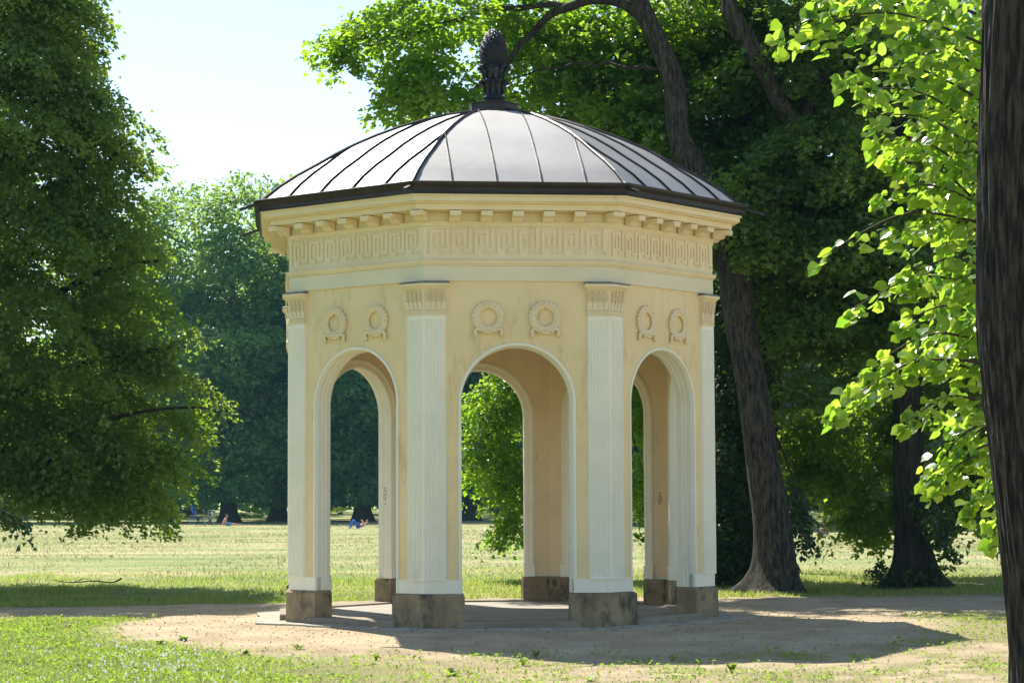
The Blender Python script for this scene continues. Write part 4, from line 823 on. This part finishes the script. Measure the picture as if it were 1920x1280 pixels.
# tufts and rosettes big enough to pick out
def tuft(px, py, n, h, w, lab, seed, broad=False, cat='weed', group=None):
    Y = 6480.0 / (py - 925 + .0046 * (px - 960)); p = at(px, py, Y); h *= .8; t = empty('weed_tuft', (p.x, Y, float(gz(p.x, Y)))); tag(t, lab, cat, group); rr = random.Random(seed); b = MB()
    for k in range(n):
        a = rr.uniform(0, 6.28); l = h * rr.uniform(.6, 1.1); sp_ = l * rr.uniform(.5, 1.5 if broad else .9); l *= (.35 + .5 * rr.random()) if broad else 1; ww = w * rr.uniform(.7, 1.2); d = Vector((math.cos(a), math.sin(a), 0)); s = Vector((-d.y, d.x, 0)) * ww
        q = [d * .005, d * sp_ * .45 + Vector((0, 0, l * .6)), d * sp_ * .8 + Vector((0, 0, l * .9)), d * sp_ + Vector((0, 0, l * (.85 if broad else 1)))]
        b.add([q[0] - s * .3, q[0] + s * .3, q[1] - s, q[1] + s, q[2] - s * .8, q[2] + s * .8, q[3]], [(0, 1, 3, 2), (2, 3, 5, 4), (4, 5, 6)])
    o_ = b.build('leaf_blades', M['grass'], t); o_['kind'] = 'stuff'; at_ = o_.data.attributes.new('rnd', 'FLOAT', 'POINT'); at_.data.foreach_set('value', [.1 + .3 * (i // 7 % 5) / 5 for i in range(len(b.v))]); return t
TF = [(1005, 1215, 70, .10, .006, 'grass tuft on the path edge below the middle threshold', 0), (980, 1225, 50, .09, .006, 'lower grass tuft left of the one below the middle threshold', 0), (705, 1218, 80, .08, .006, 'low rounded yellowish grass tuft on sand below the left front pier', 0),
      (560, 1205, 16, .12, .02, 'upright leafy weed at the path corner left of the pavilion', 1), (845, 1238, 10, .12, .03, 'bright dandelion rosette on sandy ground below the middle opening', 1), (1258, 1218, 8, .14, .022, 'pointed dock weed at the rim of the pavilion shadow', 1), (1312, 1221, 7, .10, .02, 'smaller dock weed right of the pointed one at the shadow rim', 1),
      (1372, 1232, 120, .12, .007, 'large bright grass tuft at the shadow edge on the right', 0), (828, 1174, 16, .09, .012, 'small weed growing at the foot of the left front plinth', 1), (740, 1175, 8, .04, .01, 'tiny sprig beside the threshold at the left front plinth', 1), (536, 1170, 14, .07, .008, 'sprig growing through cracked paving at the left corner', 1),
      (300, 1200, 30, .10, .02, 'clump of broad leaves on the lawn near the path bend', 1), (128, 1172, 9, .15, .03, 'tall pale leaf plant standing in the shaded lawn', 1), (1240, 1265, 90, .09, .006, 'wide flat grass tuft near the bottom right of centre', 0), (1105, 1250, 12, .08, .016, 'young weed on bare sand right of centre', 1), (345, 1195, 26, .11, .018, 'leafy clump on the grass verge left of the pavilion', 1), (460, 1210, 36, .10, .014, 'dark bushy clump at the grass edge near the left corner', 1)]
for i, (px_, py_, n_, h_, w_, lab, br) in enumerate(TF): tuft(px_, py_, n_, h_, w_, lab, 700 + i, bool(br))
# white clover heads
b = MB(); rr = random.Random(640)
for k in range(230):
    px_ = rr.gauss(290, 90) if k % 3 else rr.uniform(0, 560); py_ = rr.gauss(1224, 14) if k % 3 else rr.uniform(1170, 1275); Y = 6480.0 / (py_ - 925 + .0046 * (px_ - 960)); p = at(px_, py_, Y); s = rr.uniform(.009, .015)
    b.blob((p.x, Y, float(gz(p.x, Y)) + .05 + rr.uniform(0, .03)), (s, s, s), seg=5, rings=3)
tag(b.build('clover_flowers', M['petal']), 'white clover flower heads dotted over the left foreground lawn', 'flowers', kind='stuff')
# fallen branch on the meadow
pB = at(165, 1094, 38.4); fb_ = empty('fallen_branch', (pB.x, 38.4, 0)); tag(fb_, 'thin dark fallen branch lying on grass at the meadow edge', 'branch')
limb('stick', [(-.62, 0, .12), (-.3, .05, .06), (.1, 0, .09), (.42, 0, .07), (.60, .02, .14)], [.006, .008, .011, .012, .017], M['bark_dark'], fb_, 80, wob=.008, n=10); limb('twig', [(-.3, .05, .06), (-.1, .1, .13), (.05, .12, .10)], [.008, .006, .003], M['bark_dark'], fb_, 81, wob=.01, n=5, seg=5)

# ------------------------------------------------------------------ people on the meadow
def figure(name, loc, rz, joints, edges, radii, mat, parent=None, lab=None, root=0):
    me = bpy.data.meshes.new(name); me.from_pydata(joints, edges, []); me.materials.append(mat); o = obj(name, me, parent, loc, rz)
    sk = o.modifiers.new('skin', 'SKIN'); sk.use_smooth_shade = True
    for i, v in enumerate(me.skin_vertices[0].data): v.radius = (radii[i], radii[i]); v.use_root = (i == root)
    ss = o.modifiers.new('sub', 'SUBSURF'); ss.levels = 2; ss.render_levels = 2
    dg = bpy.context.evaluated_depsgraph_get(); nm = bpy.data.meshes.new_from_object(o.evaluated_get(dg)); nm.name = name; o.modifiers.clear(); o.data = nm
    return o
def fingers(b, palm, d, side):
    for k in range(4): p = palm + side * (.022 * (k - 1.5)); b.tube([p, p + d * .05, p + d * (.085 + .008 * (1.5 - abs(k - 1.5))) + Vector((0, 0, -.015))], [.009, .008, .006], 5)
    b.tube([palm + side * .035 - d * .03, palm + side * .06 + d * .01, palm + side * .055 + d * .045], [.010, .009, .007], 5)
def head(parent, c, face, hat=None, tilt=0):
    """head with nose, ears, eyes, mouth and hair; face = facing direction"""
    f = Vector(face).normalized(); upv = Vector((0, 0, 1)) if abs(f.z) < .8 else Vector((1, 0, 0)); s = upv.cross(f).normalized(); upv = f.cross(s); Mx = Matrix((s, f, upv)).transposed(); c = Vector(c)
    b = MB(); b.blob(c, (.075, .095, .115), Mx, 12, 8); b.blob(c + f * .098 - upv * .005, (.012, .018, .022), Mx, 6, 4)
    for k in (-1, 1): b.blob(c + s * k * .075, (.01, .018, .028), Mx, 6, 4)
    b.blob(c + f * .088 - upv * .05, (.024, .006, .006), Mx, 6, 3); hd = b.build('head', M['skin'], parent, True)
    b = MB(); 
    for k in (-1, 1): b.blob(c + f * .088 + s * k * .03 + upv * .015, (.010, .005, .006), Mx, 6, 3)
    b.build('eyes', M['hair'], hd, True); b = MB(); b.blob(c - f * .018 + upv * .028, (.084, .098, .103), Mx, 12, 7); b.build('hair', M['hair'], hd, True)
def ground_at(px, py, Y): p = at(px, py, Y); return Vector((p.x, Y, p.z))
# lying man, knees up, holding something before his face
g1 = ground_at(672, 990, 140); g1.z = float(terrain(g1.x, 140)); pr = empty('person', g1, R(4)); tag(pr, 'bare chested person in blue jeans lying with knees up on the sunlit meadow', 'person')
J = [(.02, 0, .16), (.25, 0, .20), (.42, 0, .30), (.52, 0, .38), (.42, .18, .30), (.30, .22, .42), (.22, .10, .52), (.42, -.18, .30), (.30, -.22, .42), (.22, -.10, .52)]
body = figure('body', (0, 0, 0), 0, J, [(0, 1), (1, 2), (2, 3), (2, 4), (4, 5), (5, 6), (2, 7), (7, 8), (8, 9)], [.14, .14, .15, .055, .065, .045, .032, .065, .045, .032], M['skin'], pr)
b = MB(); 
for s in (-1, 1): fingers(b, Vector((.22, .10 * s, .53)), Vector((-.4, -s * .5, .7)).normalized(), Vector((1, 0, 0)))
b.build('hands', M['skin'], body, True); head(pr, (.58, 0, .47), (-.8, 0, .25))
figure('jeans', (0, 0, 0), 0, [(.05, 0, .16), (-.02, .11, .18), (-.34, .13, .58), (-.58, .12, .12), (-.02, -.11, .18), (-.30, -.13, .54), (-.50, -.12, .10)], [(0, 1), (1, 2), (2, 3), (0, 4), (4, 5), (5, 6)], [.15, .12, .085, .06, .12, .085, .06], M['jeans'], pr)
b = MB(); b.blob((-.64, .12, .09), (.12, .045, .045)); b.blob((-.56, -.12, .07), (.12, .045, .045)); b.build('feet', M['skin'], pr, True)
b = MB(); b.add([(-.75 + .17 * i, -.4 + .8 * j, .055 + .02 * math.sin(i * 2 + j)) for j in range(2) for i in range(9)], [(i, i + 1, i + 10, i + 9) for i in range(8)]); b.add([(-.75, -.4, .0), (.6, -.4, 0), (.6, .4, 0), (-.75, .4, 0)], [(0, 3, 2, 1)])
tw = b.build('towel', M['towel'], None, loc=g1, rz=R(4)); tag(tw, 'pale towel spread under the lying person in jeans', 'towel')
# seated person far left by the bicycles
g2 = ground_at(424, 980, 155); g2.z = float(terrain(g2.x, 155)); p2 = empty('person', g2, R(10)); tag(p2, 'bare shouldered person reclining by the shade line right of the bicycles', 'person')
J = [(.0, 0, .14), (-.06, 0, .34), (-.02, 0, .52), (.02, 0, .60), (-.08, .18, .50), (-.22, .22, .28), (-.30, .20, .06), (-.08, -.18, .50), (-.20, -.24, .28), (-.28, -.22, .06)]
bd = figure('body', (0, 0, 0), 0, J, [(0, 1), (1, 2), (2, 3), (2, 4), (4, 5), (5, 6), (2, 7), (7, 8), (8, 9)], [.15, .13, .14, .055, .06, .045, .034, .06, .045, .034], M['skin'], p2)
b = MB(); [fingers(b, Vector((-.31, .21 * s, .05)), Vector((-1, 0, -.1)).normalized(), Vector((0, 1, 0))) for s in (-1, 1)]; b.build('hands', M['skin'], bd, True); head(p2, (.04, 0, .73), (1, -.3, 0))
figure('shorts', (0, 0, 0), 0, [(.0, 0, .14), (.1, .1, .13), (.42, .13, .16), (.1, -.1, .13), (.42, -.13, .16)], [(0, 1), (1, 2), (0, 3), (3, 4)], [.16, .12, .09, .12, .09], M['shorts'], p2)
figure('legs', (0, 0, 0), 0, [(.40, .13, .15), (.62, .14, .14), (.98, .14, .07), (1.05, .14, .13)], [(0, 1), (1, 2), (2, 3)], [.07, .06, .045, .03], M['skin'], p2); figure('legs', (0, 0, 0), 0, [(.40, -.13, .15), (.62, -.14, .14), (.98, -.14, .07), (1.05, -.14, .13)], [(0, 1), (1, 2), (2, 3)], [.07, .06, .045, .03], M['skin'], p2)
# sitting sunburnt person on the right
g3 = ground_at(1544, 1003, 150); g3.z = float(terrain(g3.x, 150)); p3 = empty('person', g3, R(-15)); tag(p3, 'sunburnt bare chested person sitting upright in the meadow behind the trunks', 'person')
J = [(.0, 0, .14), (.02, 0, .36), (.0, 0, .58), (.02, 0, .66), (-.19, .02, .56), (-.25, -.02, .30), (-.10, -.18, .16), (.19, .02, .56), (.26, -.04, .32), (.30, -.26, .20)]
bd = figure('body', (0, 0, 0), 0, J, [(0, 1), (1, 2), (2, 3), (2, 4), (4, 5), (5, 6), (2, 7), (7, 8), (8, 9)], [.16, .14, .15, .055, .062, .045, .034, .062, .045, .034], M['skin'], p3)
b = MB(); fingers(b, Vector((-.08, -.19, .16)), Vector((.3, -1, 0)).normalized(), Vector((1, 0, 0))); fingers(b, Vector((.31, -.28, .19)), Vector((.2, -1, 0)).normalized(), Vector((1, 0, 0))); b.build('hands', M['skin'], bd, True); head(p3, (.02, 0, .80), (.6, -1, 0))
figure('shorts', (0, 0, 0), 0, [(.0, 0, .14), (.12, -.05, .13), (.34, -.2, .24), (-.12, -.05, .13), (-.32, -.2, .22)], [(0, 1), (1, 2), (0, 3), (3, 4)], [.16, .12, .09, .12, .09], M['shorts'], p3)
for s in (-1, 1): figure('legs', (0, 0, 0), 0, [(.32 * s, -.2, .22), (.45 * s, -.28, .26), (.10 * s, -.5, .08), (0, -.56, .06)], [(0, 1), (1, 2), (2, 3)], [.08, .06, .045, .035], M['skin'], p3)

# ------------------------------------------------------------------ bicycles
def bicycle(px, Y, rz, frame_mat, lab, seat=False):
    g = ground_at(px, 978, Y); g.z = float(terrain(g.x, Y)) + .10; t = empty('bicycle', g, rz); tag(t, lab, 'bicycle', 'bicycles by the wood')
    wh = []
    for x in (-.52, .52):
        b = MB(); c = [(x + .325 * math.cos(k * math.pi / 12), 0, .335 + .325 * math.sin(k * math.pi / 12)) for k in range(25)]; b.tube(c, .02, 6, cap=False); w = b.build('wheel', M['rubber'], t, True)
        b = MB(); c = [(x + .30 * math.cos(k * math.pi / 12), 0, .335 + .30 * math.sin(k * math.pi / 12)) for k in range(25)]; b.tube(c, .010, 5, cap=False)
        for k in range(12): b.tube([(x, 0, .335), (x + .30 * math.cos(k * math.pi / 6), 0, .335 + .30 * math.sin(k * math.pi / 6))], .003, 3)
        b.build('rim', M['silver'], w)
    b = MB(); A_, B_, C_, D_, E_ = Vector((-.52, 0, .335)), Vector((-.08, 0, .30)), Vector((-.22, 0, .80)), Vector((.34, 0, .86)), Vector((.52, 0, .335))
    for p, q, r_ in ((B_, C_, .018), (C_, D_, .017), (B_, D_, .02), (A_, B_, .012), (A_, C_, .011), (D_, E_, .016)): b.tube([p, q], r_, 7)
    b.build('frame', frame_mat, t, True)
    b = MB(); b.tube([(-.22, 0, .80), (-.25, 0, .94)], .013, 6); b.build('seat_post', M['silver'], t); b = MB(); b.blob((-.26, 0, .965), (.14, .07, .035)); b.build('saddle', M['rubber'], t, True)
    b = MB(); b.tube([(.34, 0, .86), (.31, 0, .99)], .014, 6); b.tube([(.25, -.29, 1.02), (.31, -.2, 1.0), (.33, 0, 1.0), (.31, .2, 1.0), (.25, .29, 1.02)], .012, 6); b.build('handlebar', M['silver'], t, True)
    b = MB(); b.tube([(-.08, -.03, .30), (-.08, .03, .30)], .09, 12); b.tube([(-.08, .05, .30), (.02, .05, .17)], .01, 5); b.box(-.02, .07, .05, .14, .155, .18); b.tube([(-.08, -.05, .30), (-.18, -.05, .43)], .01, 5); b.box(-.23, -.14, -.14, -.05, .42, .445); b.build('cranks', M['rubber'], t)
    if seat:
        b = MB(); q = [(-.50, .80), (-.22 - .1, .80), (-.30, .86), (-.44, .90), (-.56, 1.42), (-.66, 1.44), (-.62, 1.0)]
        b.loft([[(x, y, z) for x, z in q] for y in (-.19, .19)]); s_ = b.build('child_seat', M['blue'], t); b = MB()
        for y in (-.12, .12): b.box(-.36, -.26, y - .04, y + .04, .35, .82)
        for y in (-1, 1): b.box(-.60, -.48, y * .20 - .02, y * .20 + .02, .95, 1.35)
        tag(b.build('foot_rest', M['blue'], s_), kind='stuff')
    return t
bicycle(374, 158, R(8), M['rubber'], 'dark bicycle carrying a blue child seat, parked at the wood edge', True)
bicycle(394, 157, R(-48), M['silver'], 'silver bicycle standing at an angle beside the one with child seat')

# ------------------------------------------------------------------ haze
b = MB(); b.box(-420, 420, -40, 520, -4, 34)
hz = b.build('haze', None); m, nt, out = new_mat('thin_summer_haze'); pvn = nt.nodes.new('ShaderNodeVolumePrincipled'); pvn.inputs['Color'].default_value = (.34, .74, .92, 1); pvn.inputs['Density'].default_value = .00017; pvn.inputs['Anisotropy'].default_value = 0.0
nt.links.new(pvn.outputs[0], out.inputs['Volume']); hz.data.materials.append(m); tag(hz, kind='stuff')
